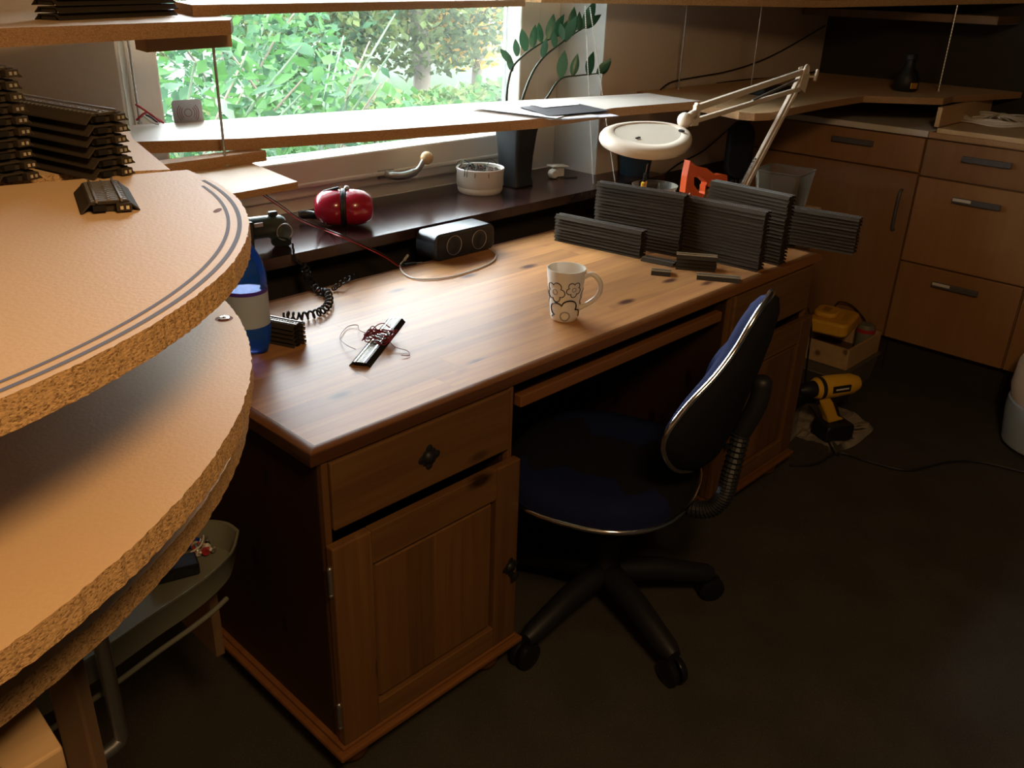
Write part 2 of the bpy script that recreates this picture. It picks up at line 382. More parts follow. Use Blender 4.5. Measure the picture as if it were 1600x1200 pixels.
def pedestal(x0, x1, hx):
    # carcass
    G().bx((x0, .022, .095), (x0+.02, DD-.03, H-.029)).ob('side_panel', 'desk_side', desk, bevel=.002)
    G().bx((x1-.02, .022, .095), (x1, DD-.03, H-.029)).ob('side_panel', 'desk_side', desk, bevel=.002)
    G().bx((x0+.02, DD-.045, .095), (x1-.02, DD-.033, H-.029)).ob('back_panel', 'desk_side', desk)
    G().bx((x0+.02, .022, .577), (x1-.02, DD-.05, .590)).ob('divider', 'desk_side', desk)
    # face frame
    for a in (x0, x1-.014): G().bx((a, .006, .095), (a+.014, .022, H-.029)).ob('face_stile', 'desk_front_up', desk, bevel=.002)
    # base moulding: two stepped layers
    G().bx((x0-.022, -.030, .070), (x1+.022, DD-.02, .084)).bx((x0-.010, -.018, .084), (x1+.010, DD-.02, .094)).ob('base_moulding', 'desk_trim', desk, bevel=.004)
    for fx in (x0+.045, x1-.045):
        for fy in (.04, DD-.09):
            G().lathe([(.022, 0), (.038, .012), (.042, .034), (.034, .058), (.024, .0695)], 24, TR(fx, fy, 0)).ob('bun_foot', 'desk_trim', desk, smooth=60)
    # drawer
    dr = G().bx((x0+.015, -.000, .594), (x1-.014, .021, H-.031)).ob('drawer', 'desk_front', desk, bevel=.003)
    rosette(G(), frame(((x0+x1)/2, -.0005, .662), (1, 0, 0), (0, 0, 1)) , 1.1).ob('drawer_pull', 'black', dr, smooth=50, label='small black ornamental pull')
    # door: stiles, rails, raised panel
    z0, z1 = .097, .572; a, b = x0-.004, x1+.004; w = .088
    dn = empty('cupboard_door', (0, 0, 0)); dn.parent = desk
    for u, v in ((a, a+w), (b-w+.018, b)): G().bx((u, -.018, z0), (v, .004, z1)).ob('door_stile', 'desk_front_up', dn, bevel=.003)
    for u, v in ((z0, z0+.055), (z1-.075, z1)): G().bx((a+w, -.017, u), (b-w+.018, .004, v)).ob('door_rail', 'desk_front', dn, bevel=.002)
    p0, p1, q0, q1 = a+w, b-w+.018, z0+.055, z1-.075
    g = G(); bo = .012; yy = -.002; yi = -.012
    n = 4; st = (p1-p0)/n
    # sloped border of the raised panel
    o = [(p0, yy+.008, q0), (p1, yy+.008, q0), (p1, yy+.008, q1), (p0, yy+.008, q1)]; i_ = [(p0+bo, yi, q0+bo), (p1-bo, yi, q0+bo), (p1-bo, yi, q1-bo), (p0+bo, yi, q1-bo)]
    g.add(o+i_, [(0, 1, 5, 4), (1, 2, 6, 5), (2, 3, 7, 6), (3, 0, 4, 7)])
    g.ob('panel_border', 'desk_front_up', dn)
    xs = [p0+bo+(p1-p0-2*bo)*t for t in (0, .24, .47, .72, 1)]
    for j in range(4): G().bx((xs[j], yi, q0+bo), (xs[j+1], yi+.01, q1-bo)).ob('panel_board', 'desk_front_up', dn)
    hxx = b-.022 if hx > 0 else a+.022
    rosette(G(), frame((hxx, -.0185, .30), (0, 0, 1), (-1, 0, 0)), 1.0).lathe([(.006, -.002), (.006, .012), (.011, .017), (.001, .022)], 12, frame((hxx, -.0185, .283), (1, 0, 0), (0, 0, 1))).ob('door_pull', 'black', dn, smooth=50, label='black ornamental drop pull')
    hz = a+.002 if hx > 0 else b-.002
    for z in (z0+.05, z1-.10):
        G().tube([(hz-.004*hx, -.008, z), (hz-.004*hx, -.008, z+.05)], .005, 8).ball((hz-.004*hx, -.008, z+.054), .006, 8).ball((hz-.004*hx, -.008, z-.004), .006, 8).ob('hinge', 'steel', dn, smooth=50)
pedestal(.022, .500, 1); pedestal(DL-.500, DL-.022, -1)
# keyboard tray and kneehole back
G().bx((.53, .012, .672), (DL-.53, .034, .700)).ob('tray_front', 'desk_trim', desk, bevel=.003)
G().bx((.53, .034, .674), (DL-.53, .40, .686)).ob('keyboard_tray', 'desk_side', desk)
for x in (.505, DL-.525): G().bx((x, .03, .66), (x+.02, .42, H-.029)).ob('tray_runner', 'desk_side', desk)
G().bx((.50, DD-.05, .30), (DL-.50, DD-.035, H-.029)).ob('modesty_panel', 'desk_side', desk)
# ================================================================== BOARDS
def board(name, poly, z0, z1, edge, face='board_face', **tg):
    g = G(); n = len(poly); ar = sum(poly[i][0]*poly[(i+1) % n][1]-poly[(i+1) % n][0]*poly[i][1] for i in range(n))
    if ar < 0: poly = poly[::-1]
    g.prism(poly, z0, z1)
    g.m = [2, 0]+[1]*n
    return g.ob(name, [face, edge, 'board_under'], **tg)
def arc(cx, cy, r, a0, a1, n=48): return [(cx+r*math.cos(math.radians(a0+(a1-a0)*i/n)), cy+r*math.sin(math.radians(a0+(a1-a0)*i/n))) for i in range(n+1)]
def rough_rim(poly, amp=.0012):
    return [(x+random.uniform(-amp, amp), y+random.uniform(-amp, amp)) for x, y in poly]
# upper round board (level of the loose track piece)
ZA = 1.32
pa = rough_rim(arc(-.753, -.263, .465, -128, -1, 260), .0006)
b1 = board('round_board', pa+[(-.60, -.21), (-1.25, -.10), (-1.35, -.55)], ZA-.0185, ZA, 'chip_edge', label='uppermost big round chipboard disc with two grey pen lines along its rim', category='board', group=None)
for r, w in ((.4595, .0034), (.4505, .0028)):
    A = [(-.753+(r)*math.cos(math.radians(t)), -.263+r*math.sin(math.radians(t))) for t in [-112+(104-(0 if r > .455 else 3))*i/90 for i in range(91)]]
    B = [(-.753+(r-w)*math.cos(math.radians(t)), -.263+(r-w)*math.sin(math.radians(t))) for t in [-112+(104-(0 if r > .455 else 3))*i/90 for i in range(91)]]
    G().add([(x, y, ZA+.0003) for x, y in A+B], [(i, i+91, i+92, i+1) for i in range(90)]).ob('pen_line', 'pen', b1)
q = at(340, 329, z=ZA)
G().lathe([(.0085, 0), (.0001, .0004)], 12, TR(q.x, q.y, ZA+.0001) @ RZ(.8), sx=1.0, sy=.35, cap=False).ob('scorch_mark', 'burn', b1)
# piece of board lying behind it
board('chipboard_offcut', [(-.296, -.251), (-.247, -.06), (-.215, .03), (-.62, .10), (-.70, -.19), (-.40, -.205)], ZA-.020, ZA-.002, 'chip_edge', label='smaller chipboard piece butting against the back of the uppermost round disc', category='board')
# second round board
ZB = 1.2
pb = rough_rim(arc(-.83, -.212, .548, -120, 30, 260), .0007)
b2 = board('round_board', pb+[(-.9, .35), (-1.3, .2), (-1.4, -.5)], ZB-.0185, ZB, 'chip_edge', label='middle round chipboard disc with a screw near its right rim', category='board')
q = at(350, 498, z=ZB)
sc = G().lathe([(.0052, 0), (.0052, .0012), (.0022, .0016), (.0018, .0004), (.0001, .0004)], 16, TR(q.x, q.y, ZB)).ob('screw', 'chrome', b2, smooth=40, label='bright screw head')
G().lathe([(.0085, .0001), (.0001, .0002)], 16, TR(q.x, q.y, ZB), cap=False).ob('countersink', 'burn', b2)
# third round board just below
pc = rough_rim(arc(-.8525, -.083, .623, -120, 40, 260), .0007)
b3 = board('round_board', pc+[(-.9, .45), (-1.3, .3), (-1.4, -.4)], 1.1065, 1.125, 'chip_edge', label='lowest of the three round chipboard discs, pencilled along its edge', category='board')
# the long strip running below the window
ZS = 1.16; TS = .026
P = [(0.09, .822), (.339, .711), (.666, .627), (1.121, .540), (1.496, .560), (1.875, .507), (1.90, .735), (1.686, .775), (1.148, .885), (.358, .998), (.17, 1.03), (-.02, .90)]
board('shelf_strip', P, ZS-TS, ZS, 'mdf_edge', 'strip_face', label='long pale board strip crossing below the window, papers lying on its right part', category='shelf')
# right part of this level: curved front
q1 = [tuple(at(px, py, z=1.136)[:2]) for px, py in ((1096, 163), (1110, 165), (1130, 169), (1155, 174), (1180, 176), (1205, 175), (1230, 169), (1290, 158), (1350, 149), (1475, 153))]
q1 += [(3.12, .14), (3.57, .02), (3.57, .93), (2.1, .93), (2.0, .72)]
board('shelf_strip', [q1[0]]+q1[1:], 1.110, 1.134, 'mdf_edge', label='board with a bulging front edge behind the white lamp arm, running over the cabinets', category='shelf')
# lower board with the rod foot and a spacer on it
board('support_board', [(.302, .454), (.166, .440), (-.20, .43), (-.20, .80), (.30, .80), (.343, .767)], 1.096, 1.11, 'mdf_edge', label='small low board with a threaded rod standing on it, behind the round discs', category='board')
G().bx((0, 0, 0), (.42, .045, .0235)).ob('spacer_block', 'mdf_edge', loc=(-.05, .66, 1.1101), rot=(0, 0, .05), bevel=.001, label='brown spacer batten lying on the low rod board under the long strip', category='block')
# top level
board('top_board', [(-.60, .10), (-.297, .184), (.107, .318), (.155, .395), (.215, .72), (.16, .78), (-.7, .55)], 1.405, 1.428, 'mdf_edge', label='board at the top left edge of the photo carrying dark track stacks', category='shelf')
board('top_strip', [(.10, .43), (.70, .645), (1.42, .88), (1.40, .93), (.60, .92), (.15, .60)], 1.4285, 1.447, 'mdf_edge', 'strip_face', label='pale board strip crossing the top of the window', category='shelf')
board('top_shelf', [(1.45, .93), (1.47, .86), tuple(at(1280, 12, z=1.44)[:2]), (2.75, .93)], 1.44, 1.464, 'chip_edge', label='board at the top right edge of the photo over the corner', category='shelf')
tsp = [(2.76, .93), tuple(at(1280, 12, z=1.44)[:2]), tuple(at(1600, 5, x=3.55)[:2]), (3.55, .93)]; zr = at(1600, 5, x=3.55).z
g = G().prism(tsp[::-1], 1.44, 1.464); xa = tsp[1][0]; g.v = [(x, y, z+(zr-1.44)*max(0, (x-xa)/(3.55-xa))) for x, y, z in g.v]
g.ob('top_shelf', 'chip_edge', label='second board at the top right edge of the photo, running on to the right wall', category='shelf')
G().bx((3.30, .10, 1.395), (3.57, .93, 1.425)).ob('ledge_board', 'raw_wood_up', label='dim brown ledge high on the right hand wall', category='shelf')
G().prism([(0, 0), (.20, 0), (.17, .06), (.03, .06)], 0, .03, frame((0, 0, 0), (1, 0, 0), (0, 1, 0))).ob('support_block', 'board_face', loc=(-.005, .40, 1.3745), rot=(0, 0, .3), label='pale support block under the top left board', category='block')
# threaded rods
rodm = None
def rod(x, y, z0, z1, label, nut0=True):
    r = empty('threaded_rod', (x, y, z0), label=label, category='rod', group='threaded rods between the board levels')
    h = z1-z0; g = G(); n = int(h/.006)
    g.lathe([(.0034 if i % 2 else .0029, i*h/n) for i in range(n+1)], 8); g.ob('rod_shaft', 'steel', r)
    if nut0: G().lathe([(.0075, 0), (.0075, .006)], 6).ob('nut', 'steel', r)
q = at(353, 260, z=1.11); rod(q.x, q.y, 1.11, 1.404, 'threaded rod standing on the small low board in front of the window')
q = at(213, 192, z=1.16); rod(q.x, q.y-.02, 1.16, 1.42, 'threaded rod at the far left beside the red wires')
q = at(1172, 145, z=1.134); rod(q.x, q.y, 1.134, 1.44, 'threaded rod right of centre above the black padded stand')
rod(q.x-.02, q.y, .765, 1.11, 'threaded rod below the right board, in front of the black padded stand', False)
q = at(1060, 140, z=1.134); rod(q.x, q.y, 1.134, 1.44, 'thin dim rod against the beige wall right of the window')
q = at(1466, 143, z=1.134); rod(q.x, q.y, 1.134, 1.46, 'pale rod standing over the corner cabinets')
# ================================================================== TRACK PIECES
PITCH = .0101
def bed_mesh(L, name='roadbed'):
    g = G(); sec = [(-.023, 0), (-.0225, .0012), (-.0172, .0060), (-.0150, .0088), (.0150, .0088), (.0172, .0060), (.0225, .0012), (.023, 0), (.0214, 0), (.0144, .0070), (-.0144, .0070), (-.0214, 0)]
    n = 12; vs = [(0, y, z) for y, z in sec]+[(L, y, z) for y, z in sec]
    fs = [(i, (i+1) % n, n+(i+1) % n, n+i)[::-1] for i in range(n)]
    for q in [(0, 1, 2, 11), (2, 3, 10, 11), (3, 4, 9, 10), (4, 5, 8, 9), (5, 6, 7, 8)]: fs += [q, tuple(n+k for k in q)[::-1]]
    g.add(vs, fs)
    for e in (.003, L-.006): g.bx((e, -.013, .0005), (e+.003, .013, .007))
    return g
def top_parts(L, root, shiny='rail'):
    for s in (-1, 1): G().bx((-.002, s*.0095-.0008, .0088), (L+.002, s*.0095+.0008, .0118)).ob('rail', shiny, root)
    g = G(); n = max(3, int(L/.0068))
    for i in range(n): g.box(((i+.5)*L/n, 0, .0093), (.0032, .0275, .0012))
    g.ob('sleepers', 'sleeper', root, kind='stuff')
    g = G()
    for i in range(n): g.box(((i+.5)*L/n, 0, .0102), (.0022, .0016, .0012))
    g.ob('centre_studs', 'rail', root, kind='stuff')
def end_parts(root):
    G().bx((-.006, -.0165, .0012), (.004, -.0045, .0078)).ob('connector', 'track', root, bevel=.0005)
    for d in (-.0130, -.0085): G().box((-.0064, d, .0045), (.001, .0024, .0028)).ob('contact', 'contact', root)
    G().bx((-.003, .003, .002), (.004, .013, .0065)).ob('socket', 'track_dark', root)
ORD = ['topmost', 'second', 'third', 'fourth', 'fifth', 'sixth', 'seventh', 'eighth', 'ninth', 'tenth', 'eleventh', 'twelfth', 'thirteenth', 'fourteenth', 'fifteenth', 'sixteenth', 'seventeenth', 'eighteenth', 'nineteenth', 'twentieth']
def track_stack(p, ang, L, n, what, group, ends=False, jit=.0015, gold=False):
    """p: the end nearest the camera, on the supporting surface; ang: direction the track runs"""
    me = bed_mesh(L).mesh('roadbed', 'track')
    for i in range(n):
        k = n-1-i; lab = ORD[k]+(' track piece from the top' if k else ' track piece')+' in '+what
        loc = (p[0]+random.uniform(-jit, jit), p[1]+random.uniform(-jit, jit), p[2]+i*PITCH); rot = (0, 0, ang+random.uniform(-.004, .004))
        if k == 0 or ends:
            r = empty('track_piece', loc, rot, lab, 'track', group)
            place('roadbed', me, r)
            if k == 0: top_parts(L, r, 'contact' if gold else 'rail')
            if ends: end_parts(r)
        else: place('track_piece', me, None, loc, rot, label=lab, category='track', group=group)
def between(pa, pb, z):                     # foot of a stack from its two lower corners in view
    a = at(*pa, z=z); b = at(*pb, z=z); return a, b, math.atan2(b.y-a.y, b.x-a.x), (b-a).length
def stack_px(pnear, pfar, z, n, what, group, side=1, **k):
    """pnear / pfar: pixels of the two bottom corners of the long side in view (camera side); side: where the body lies"""
    a, b, ang, L = between(pnear, pfar, z); off = Vector((-math.sin(ang), math.cos(ang), 0))*.023*side
    track_stack((a.x+off.x, a.y+off.y, z+.0003), ang, k.pop('L', L), n, what, group, **k)
# loose piece on the round disc
c = at(175, 333, z=ZA); r = empty('track_piece', (c.x+.0, c.y+.002, ZA+.0003), (0, 0, math.radians(72)), 'single short dark track piece lying alone on the upper round disc', 'track')
place('roadbed', bed_mesh(.082).mesh('roadbed', 'track'), r); top_parts(.082, r); end_parts(r)
# two stacks on the round disc
c = at(180, 276, z=ZA); track_stack((c.x, c.y, ZA), math.radians(101), .235, 6, 'the stack of six on the round disc', 'track stack in the middle of the round disc', True)
c = at(22, 285, z=ZA); track_stack((c.x+.004, c.y, ZA), math.radians(104), .20, 10, 'the tall stack at the left photo edge', 'track stack at the left edge', True)
# stacks on the top left board
c = at(85, 33, z=1.428); d = at(272, 24, z=1.428)
track_stack((c.x, c.y+.024, 1.428), math.atan2(d.y-c.y, d.x-c.x), (d-c).length, 7, 'the side-on stack on the top left board', 'track stack on the top left board')
c = at(-30, 38, z=1.428); track_stack((c.x, c.y, 1.428), math.radians(100), .12, 6, 'the stack in the top left photo corner', 'track stack in the top left corner', True)
# stacks on the desk, right hand group
stack_px((998, 405), (865, 376), H, 8, 'the low stack nearest the window', 'low long track stack', -1)
stack_px((1058, 402), (925, 376), H, 18, 'the tall stack below the lamp head', 'tall track stack below the lamp head', -1)
stack_px((1182, 426), (1062, 398), H, 17, 'the front tall stack on the desk', 'front tall track stack', -1)
stack_px((1215, 416), (1096, 385), H, 20, 'the tallest stack below the lamp pole', 'tallest track stack', -1)
stack_px((1332, 399), (1215, 378), H+.012, 11, 'the stack overhanging the desk end', 'track stack over the desk end', -1)
stack_px((1245, 384), (1205, 394), H, 1, 'the single layer under the overhanging stack', 'flat piece under the overhanging stack', -1)
stack_px((1118, 426), (1056, 421), H, 4, 'the little stack with brassy rails', 'short brassy track stack', -1, gold=True)
stack_px((1050, 418), (1001, 408), H, 1, 'the gap before the low stack, lying alone', 'lone piece before the low stack', -1)
stack_px((1048, 433), (1018, 430), H, 1, 'the open, a stubby one nearest the mug', 'stubby piece nearest the mug', -1, gold=True)
stack_px((1156, 443), (1088, 437), H, 1, 'the open, at the front edge of the desk', 'short piece at the desk edge', -1, gold=True)
# stack on the left of the desk
c = at(468, 539, z=H); track_stack((c.x, c.y, H), math.radians(112), .22, 5, 'the stack behind the blue bottle', 'track stack behind the bottle', True, .0012)
# piece with wires in the desk centre
a = at(562, 573, z=H); b = at(619, 502, z=H)
wt = empty('track_piece', (a.x, a.y, H), (0, 0, math.atan2(b.y-a.y, b.x-a.x)), 'track piece wrapped with thin dark red wire in the middle of the desk', 'track')
Lw = (b-a).length; place('roadbed', bed_mesh(Lw).mesh('roadbed', 'track_dark'), wt); top_parts(Lw, wt, 'chrome')
for o_ in wt.children:
    if o_.name.startswith('sleepers'): o_.data.materials[0] = MATS['rail']
g = G(); pts = []
for i in range(140):
    t = i/139*2*PI*9; u = Lw*.52+math.sin(i*.9)*.014+(i/139-.5)*.04
    pts.append((u+.018*math.cos(t*.37), math.cos(t)*.030, .0165+math.sin(t)*.006+.004*math.sin(i*1.7)))
wb = empty('wire_bundle', (a.x, a.y, H), (0, 0, math.atan2(b.y-a.y, b.x-a.x)), 'thin dark red wire bundle wound over the track piece on the desk', 'wire')
G().tube(smooth_path(pts, 4), .0014, 5).ob('winding', 'wire_maroon', wb, smooth=60)
G().tube(smooth_path([(Lw*.5, .02, .016), (Lw*.62, .055, .012), (Lw*.78, .075, .006), (Lw*.74, .095, .004), (Lw*.5, .09, .005), (Lw*.32, .06, .01), (Lw*.22, .028, .012)], 8), .0009, 5).ob('loose_end', 'wire_maroon', wb, smooth=60)
G().tube(smooth_path([(Lw*.48, -.02, .016), (Lw*.38, -.045, .008), (Lw*.36, -.075, .003), (Lw*.28, -.085, .002), (Lw*.25, -.07, .004)], 8), .0009, 5).ob('loose_end', 'wire_maroon', wb, smooth=60)
# ================================================================== MUG
mg = at(881, 498, z=H); mug = empty('mug', (mg.x, mg.y, H), (0, 0, math.radians(-62)), 'tall cream mug printed with black flower outlines standing on the desk', 'mug')
MH = .128; rb, rt_ = .0315, .047
def mr(z): return rb+(rt_-rb)*(z/MH)**.9
G().lathe([(rb-.004, 0), (rb, .003)]+[(mr(z*MH), z*MH) for z in (.1, .25, .4, .55, .7, .85, .97)]+[(rt_-.0005, MH), (rt_-.003, MH), (mr(.9*MH)-.0035, .9*MH), (mr(.5*MH)-.0035, .5*MH), (rb-.004, .008), (.0001, .006)], 48).ob('mug_body', 'ceramic', mug, smooth=50)
G().tube(smooth_path([(mr(.86*MH)-.002, 0, .86*MH), (rt_+.014, 0, .93*MH), (rt_+.034, 0, .80*MH), (rt_+.034, 0, .58*MH), (rt_+.016, 0, .40*MH), (mr(.22*MH)-.002, 0, .24*MH)], 8), .0058, 10).ob('mug_handle', 'ceramic', mug, smooth=60)
def flower(ang, zc, R, rot, lw, col='print_black', a0=0, a1=1.0):
    pts = []
    for i in range(61):
        t = 2*PI*(a0+(a1-a0)*i/60)
        rr = R*(.62+.38*abs(math.cos(2.5*t+rot))**.6)
        z = zc+rr*math.sin(t); 
        if z < .004: z = .004
        th = ang+rr*math.cos(t)/mr(zc); r = mr(z)+.0003
        pts.append((r*math.cos(th), r*math.sin(th), z))
    G().tube(pts, lw, 5).ob('flower_print', col, mug)
    pts = [((mr(zc+R*.26*math.sin(t))+.0003)*math.cos(ang+R*.26*math.cos(t)/mr(zc)), (mr(zc+R*.26*math.sin(t))+.0003)*math.sin(ang+R*.26*math.cos(t)/mr(zc)), zc+R*.26*math.sin(t)) for t in [2*PI*i/24 for i in range(25)]]
    G().tube(pts, lw*.9, 5).ob('flower_centre', 'print_grey', mug)
va = math.atan2(CAMPOS.y-mg.y, CAMPOS.x-mg.x)-math.radians(-62)
flower(va-.62, .078, .025, .3, .0012); flower(va+.50, .086, .019, .8, .0011); flower(va+.05, .018, .042, .1, .0019, a0=-.02, a1=.52); flower(va+1.6, .06, .022, .2, .0009); flower(va-1.7, .06, .02, .2, .0009)
# ================================================================== SPEAKER + CABLE
a = at(692, 409, z=H); b = at(764, 389, z=H); an = math.atan2(b.y-a.y, b.x-a.x); SW = .235
sp = empty('loudspeaker', (a.x-.025, a.y+.005, H), (0, 0, an-.05), 'small black two-driver desktop loudspeaker at the back of the desk', 'speaker')
def rrect(w, h, r, n=6, cx=0, cy=0):
    out = []
    for (x, y, a0) in ((w/2-r, h/2-r, 0), (-w/2+r, h/2-r, 90), (-w/2+r, -h/2+r, 180), (w/2-r, -h/2+r, 270)):
        for i in range(n+1): t = math.radians(a0+90*i/n); out.append((cx+x+r*math.cos(t), cy+y+r*math.sin(t)))
    return out
MS = frame((0, 0, 0), (1, 0, 0), (0, 0, 1))     # local XY -> world XZ, +Z -> -Y
G().prism(rrect(SW, .078, .022, 6, SW/2, .0395), -.085, 0, MS).ob('speaker_body', 'speaker_top', sp, smooth=40, bevel=.004)
G().prism(rrect(SW-.02, .062, .016, 6, SW/2, .0395), .0, .0015, MS).ob('speaker_grille', 'black', sp)
for x in (SW*.30, SW*.72):
    G().lathe([(.027, .0015), (.029, .003), (.026, .0035), (.022, .0018), (.012, .0018), (.009, .004), (.0001, .006)], 28, MS @ TR(x, .0395, 0), cap=False).ob('driver', 'charcoal', sp, smooth=50)
    G().ring((x, .0395, .003), .028, .0011, MS).ob('driver_ring', 'steel', sp, smooth=60)
cb = empty('aux_cable', (0, 0, H), label='white audio cable looping in front of the black loudspeaker', category='cable')
w = [at(*q, z=H+.003)-Vector((0, 0, H)) for q in ((762, 387), (774, 397), (770, 408), (745, 420), (700, 433), (655, 436), (632, 428), (625, 415), (632, 406))]
G().tube(smooth_path(w, 8), .0022, 7).ob('cable', 'cable_white', cb, smooth=60)
e = w[-1]; G().tube([e, e+Vector((.022, .012, .006))], .0042, 10).ob('plug', 'cable_white', cb, smooth=60)
p = at(632, 414, z=H+.005)-Vector((0, 0, H)); G().tube([p, p+Vector((.035, -.006, 0))], .0045, 10).ob('plug', 'black', cb, smooth=60, label='black jack plug body')
G().tube([p+Vector((.035, -.006, 0)), p+Vector((.056, -.009, 0))], .0016, 8).ob('jack_tip', 'chrome', cb, smooth=60)
# ================================================================== BOTTLE
q = at(392, 548, z=H); bt = empty('water_bottle', (q.x+.002, q.y+.002, H), label='blue translucent plastic water bottle half full beside the round discs', category='bottle')
R = .046
prof = [(.012, .006), (.030, .002), (.042, .006), (R, .022), (R, .060), (R*.985, .064), (R*.985, .150), (R, .155), (R*.97, .175), (R*.80, .205), (R*.50, .232), (.016, .248), (.0145, .262)]
g = G(); g.lathe(prof, 40, cap=False)
g.v = [(x*(1-.10*max(0, .03-z)/.03*(1-math.cos(5*math.atan2(y, x)))), y*(1-.10*max(0, .03-z)/.03*(1-math.cos(5*math.atan2(y, x)))), z) for x, y, z in g.v]
g.ob('bottle_shell', 'bottle_blue', bt, smooth=60)
G().lathe([(.036, .010), (R-.003, .024), (R-.003, .138), (.0001, .138)], 40).ob('water', 'bottle_blue', bt, smooth=50)
G().lathe([(R*.992, .064), (R*.992, .135)], 40, cap=False).ob('label_sleeve', 'label_blue', bt, smooth=60)
G().lathe([(R*1.0, .135), (R*1.0, .143)], 40, cap=False).ob('label_band', 'label_band', bt, smooth=60)
g = G().lathe([(.0165, .252), (.0165, .282), (.012, .286), (.0001, .286)], 24); g.ring((0, 0, .249), .0165, .002); g.ob('cap', 'cap_blue', bt, smooth=40)
# ================================================================== COILED CORD, SILL ITEMS
SZ = .848
c0 = at(455, 378, z=SZ+.01)
cd_ = [at(457, 380, y=.80), at(462, 405, y=.772), at(476, 418, y=.765), at(482, 436, y=.755), at(498, 455, z=H+.012), at(512, 458, z=H+.012), at(513, 475, z=H+.012), at(498, 488, z=H+.012), at(470, 494, z=H+.012), at(445, 492, z=H+.012)]
pth = smooth_path(cd_, 40); pts = []
T = len(pth)
for i, p_ in enumerate(pth):
    t = (pth[min(i+1, T-1)]-pth[max(i-1, 0)]).normalized(); u = t.cross(Vector((0, 0, 1))); u = u.normalized() if u.length > .01 else Vector((1, 0, 0)); v = t.cross(u)
    rr = .0085 if i > 70 else .0006
    a_ = i*.50; pts.append(p_+(u*math.cos(a_)+v*math.sin(a_))*rr)
G().tube(pts, .0028, 6).ob('coiled_cord', 'black', smooth=60, label='black coiled power cord hanging from the sill onto the desk', category='cord')
pth = smooth_path([at(520, 452, z=H+.006), at(540, 438, z=H+.02), at(560, 430, y=.75)], 30)
pts = [p_+Vector((math.cos(i*.7)*.006, 0, math.sin(i*.7)*.006)) for i, p_ in enumerate(pth)]
G().tube(pts, .002, 6).ob('coiled_cord', 'black', smooth=60, label='second stretch of coiled cord fading behind the desk edge', category='cord')
# power tool: dark green body lying on the sill
e0 = at(438, 356, y=.86); tl = empty('power_tool', (e0.x-.06, .875, SZ), (0, 0, math.radians(-8)), 'dark green power tool lying on the sill left of the red ear defenders', 'tool')
G().lathe([(.0001, 0), (.020, 0), (.026, .01), (.029, .05), (.030, .11), (.026, .14), (.020, .155), (.0001, .155)], 24, TR(.075, 0, .055) @ RY(-PI/2) @ TR(0, 0, 0)).ob('tool_body', 'tool_green', tl, smooth=50)
G().tube(smooth_path([(.045, 0, .05), (.063, 0, .035), (.055, -.02, .014)], 6), [.030]*7+[.026]*6, 16).ob('tool_grip', 'tool_green', tl, smooth=50)
G().ring((0, 0, 0), .021, .0016, frame((.062, -.030, .043), (1, 0, 0), (0, 0, 1))).ob('lock_ring', 'steel', tl, smooth=60)
G().box((.045, -.004, .088), (.022, .016, .012)).ob('switch', 'black', tl, bevel=.003)
G().box((-.005, -.028, .070), (.022, .003, .010)).ob('badge', 'tag_white', tl)
bxp = at(395, 352, y=.84); G().bx((0, 0, 0), (.10, .075, .085)).bx((.008, -.003, .012), (.092, 0, .073)).ob('adapter_box', 'black_gloss', bevel=.005, loc=(bxp.x-.105, .83, SZ), label='shiny black box on the sill behind the blue bottle', category='box')
# ear defenders
q = at(535, 352, z=SZ); em = empty('ear_defenders', (q.x+.005, q.y-.005, SZ), (0, 0, math.radians(-38)), 'glossy red ear defenders with black band lying on the window sill', 'ear defenders')
MX = TR(0, 0, .052)
for s in (-1, 1):
    pr = [(.0001, .083), (.020, .082), (.036, .074), (.046, .058), (.0505, .034), (.051, .012), (.049, .008)]
    G().lathe([(r_, z_) for r_, z_ in pr[::-1]], 32, MX @ RY(s*PI/2)).ob('ear_cup', 'muff_red', em, smooth=60)
G().lathe([(.047, -.0085), (.053, -.006), (.053, 0), (.050, .0005), (.053, .001), (.053, .006), (.047, .0085)], 32, MX @ RY(PI/2)).ob('cushion', 'black', em, smooth=40)
G().ball((.01, 0, .106), .008, 10).tube([(.01, 0, .106), (.01, .0, .098)], .006, 8).ob('pivot', 'steel', em, smooth=60)
G().tube([(-.055, .0, .096), (-.012, -.004, .108)], .0045, 8).ob('headband', 'black', em, smooth=60)
G().tube(smooth_path([(-.052, 0, .096), (-.068, -.01, .07), (-.068, -.02, .035), (-.05, -.03, .012)], 6), .0014, 6).tube(smooth_path([(-.06, .0, .03), (-.10, .03, .035), (-.13, .05, .03)], 6), .0014, 6).ob('wire_yoke', 'steel', em, smooth=60)
G().tube(smooth_path([(-.055, .03, .02), (-.10, .045, .02), (-.13, .04, .02)], 5), .012, 8).ob('headband_pad', 'black', em, smooth=60)
# red/black wire pair from under the strip
def wire(name, pxs, r, mat, label, cat='wire', group=None):
    return G().tube(smooth_path(pxs, 8), r, 6).ob(name, mat, smooth=60, label=label, category=cat, group=group)
w = [at(408, 303, y=.60), at(440, 325, y=.68), at(470, 345, y=.75), at(505, 359, z=SZ+.005), at(530, 369, y=.774), at(560, 382, y=.765), at(598, 400, y=.750), at(618, 413, y=.730), at(630, 420, z=H+.003)]

wire('wire_pair', w, .0015, 'wire_red', 'thin red wire running down across the sill to the desk')
wire('wire_pair', [p_+Vector((.004, .003, .004)) for p_ in w], .0013, 'wire_dark', 'thin dark wire running alongside the red one across the sill')
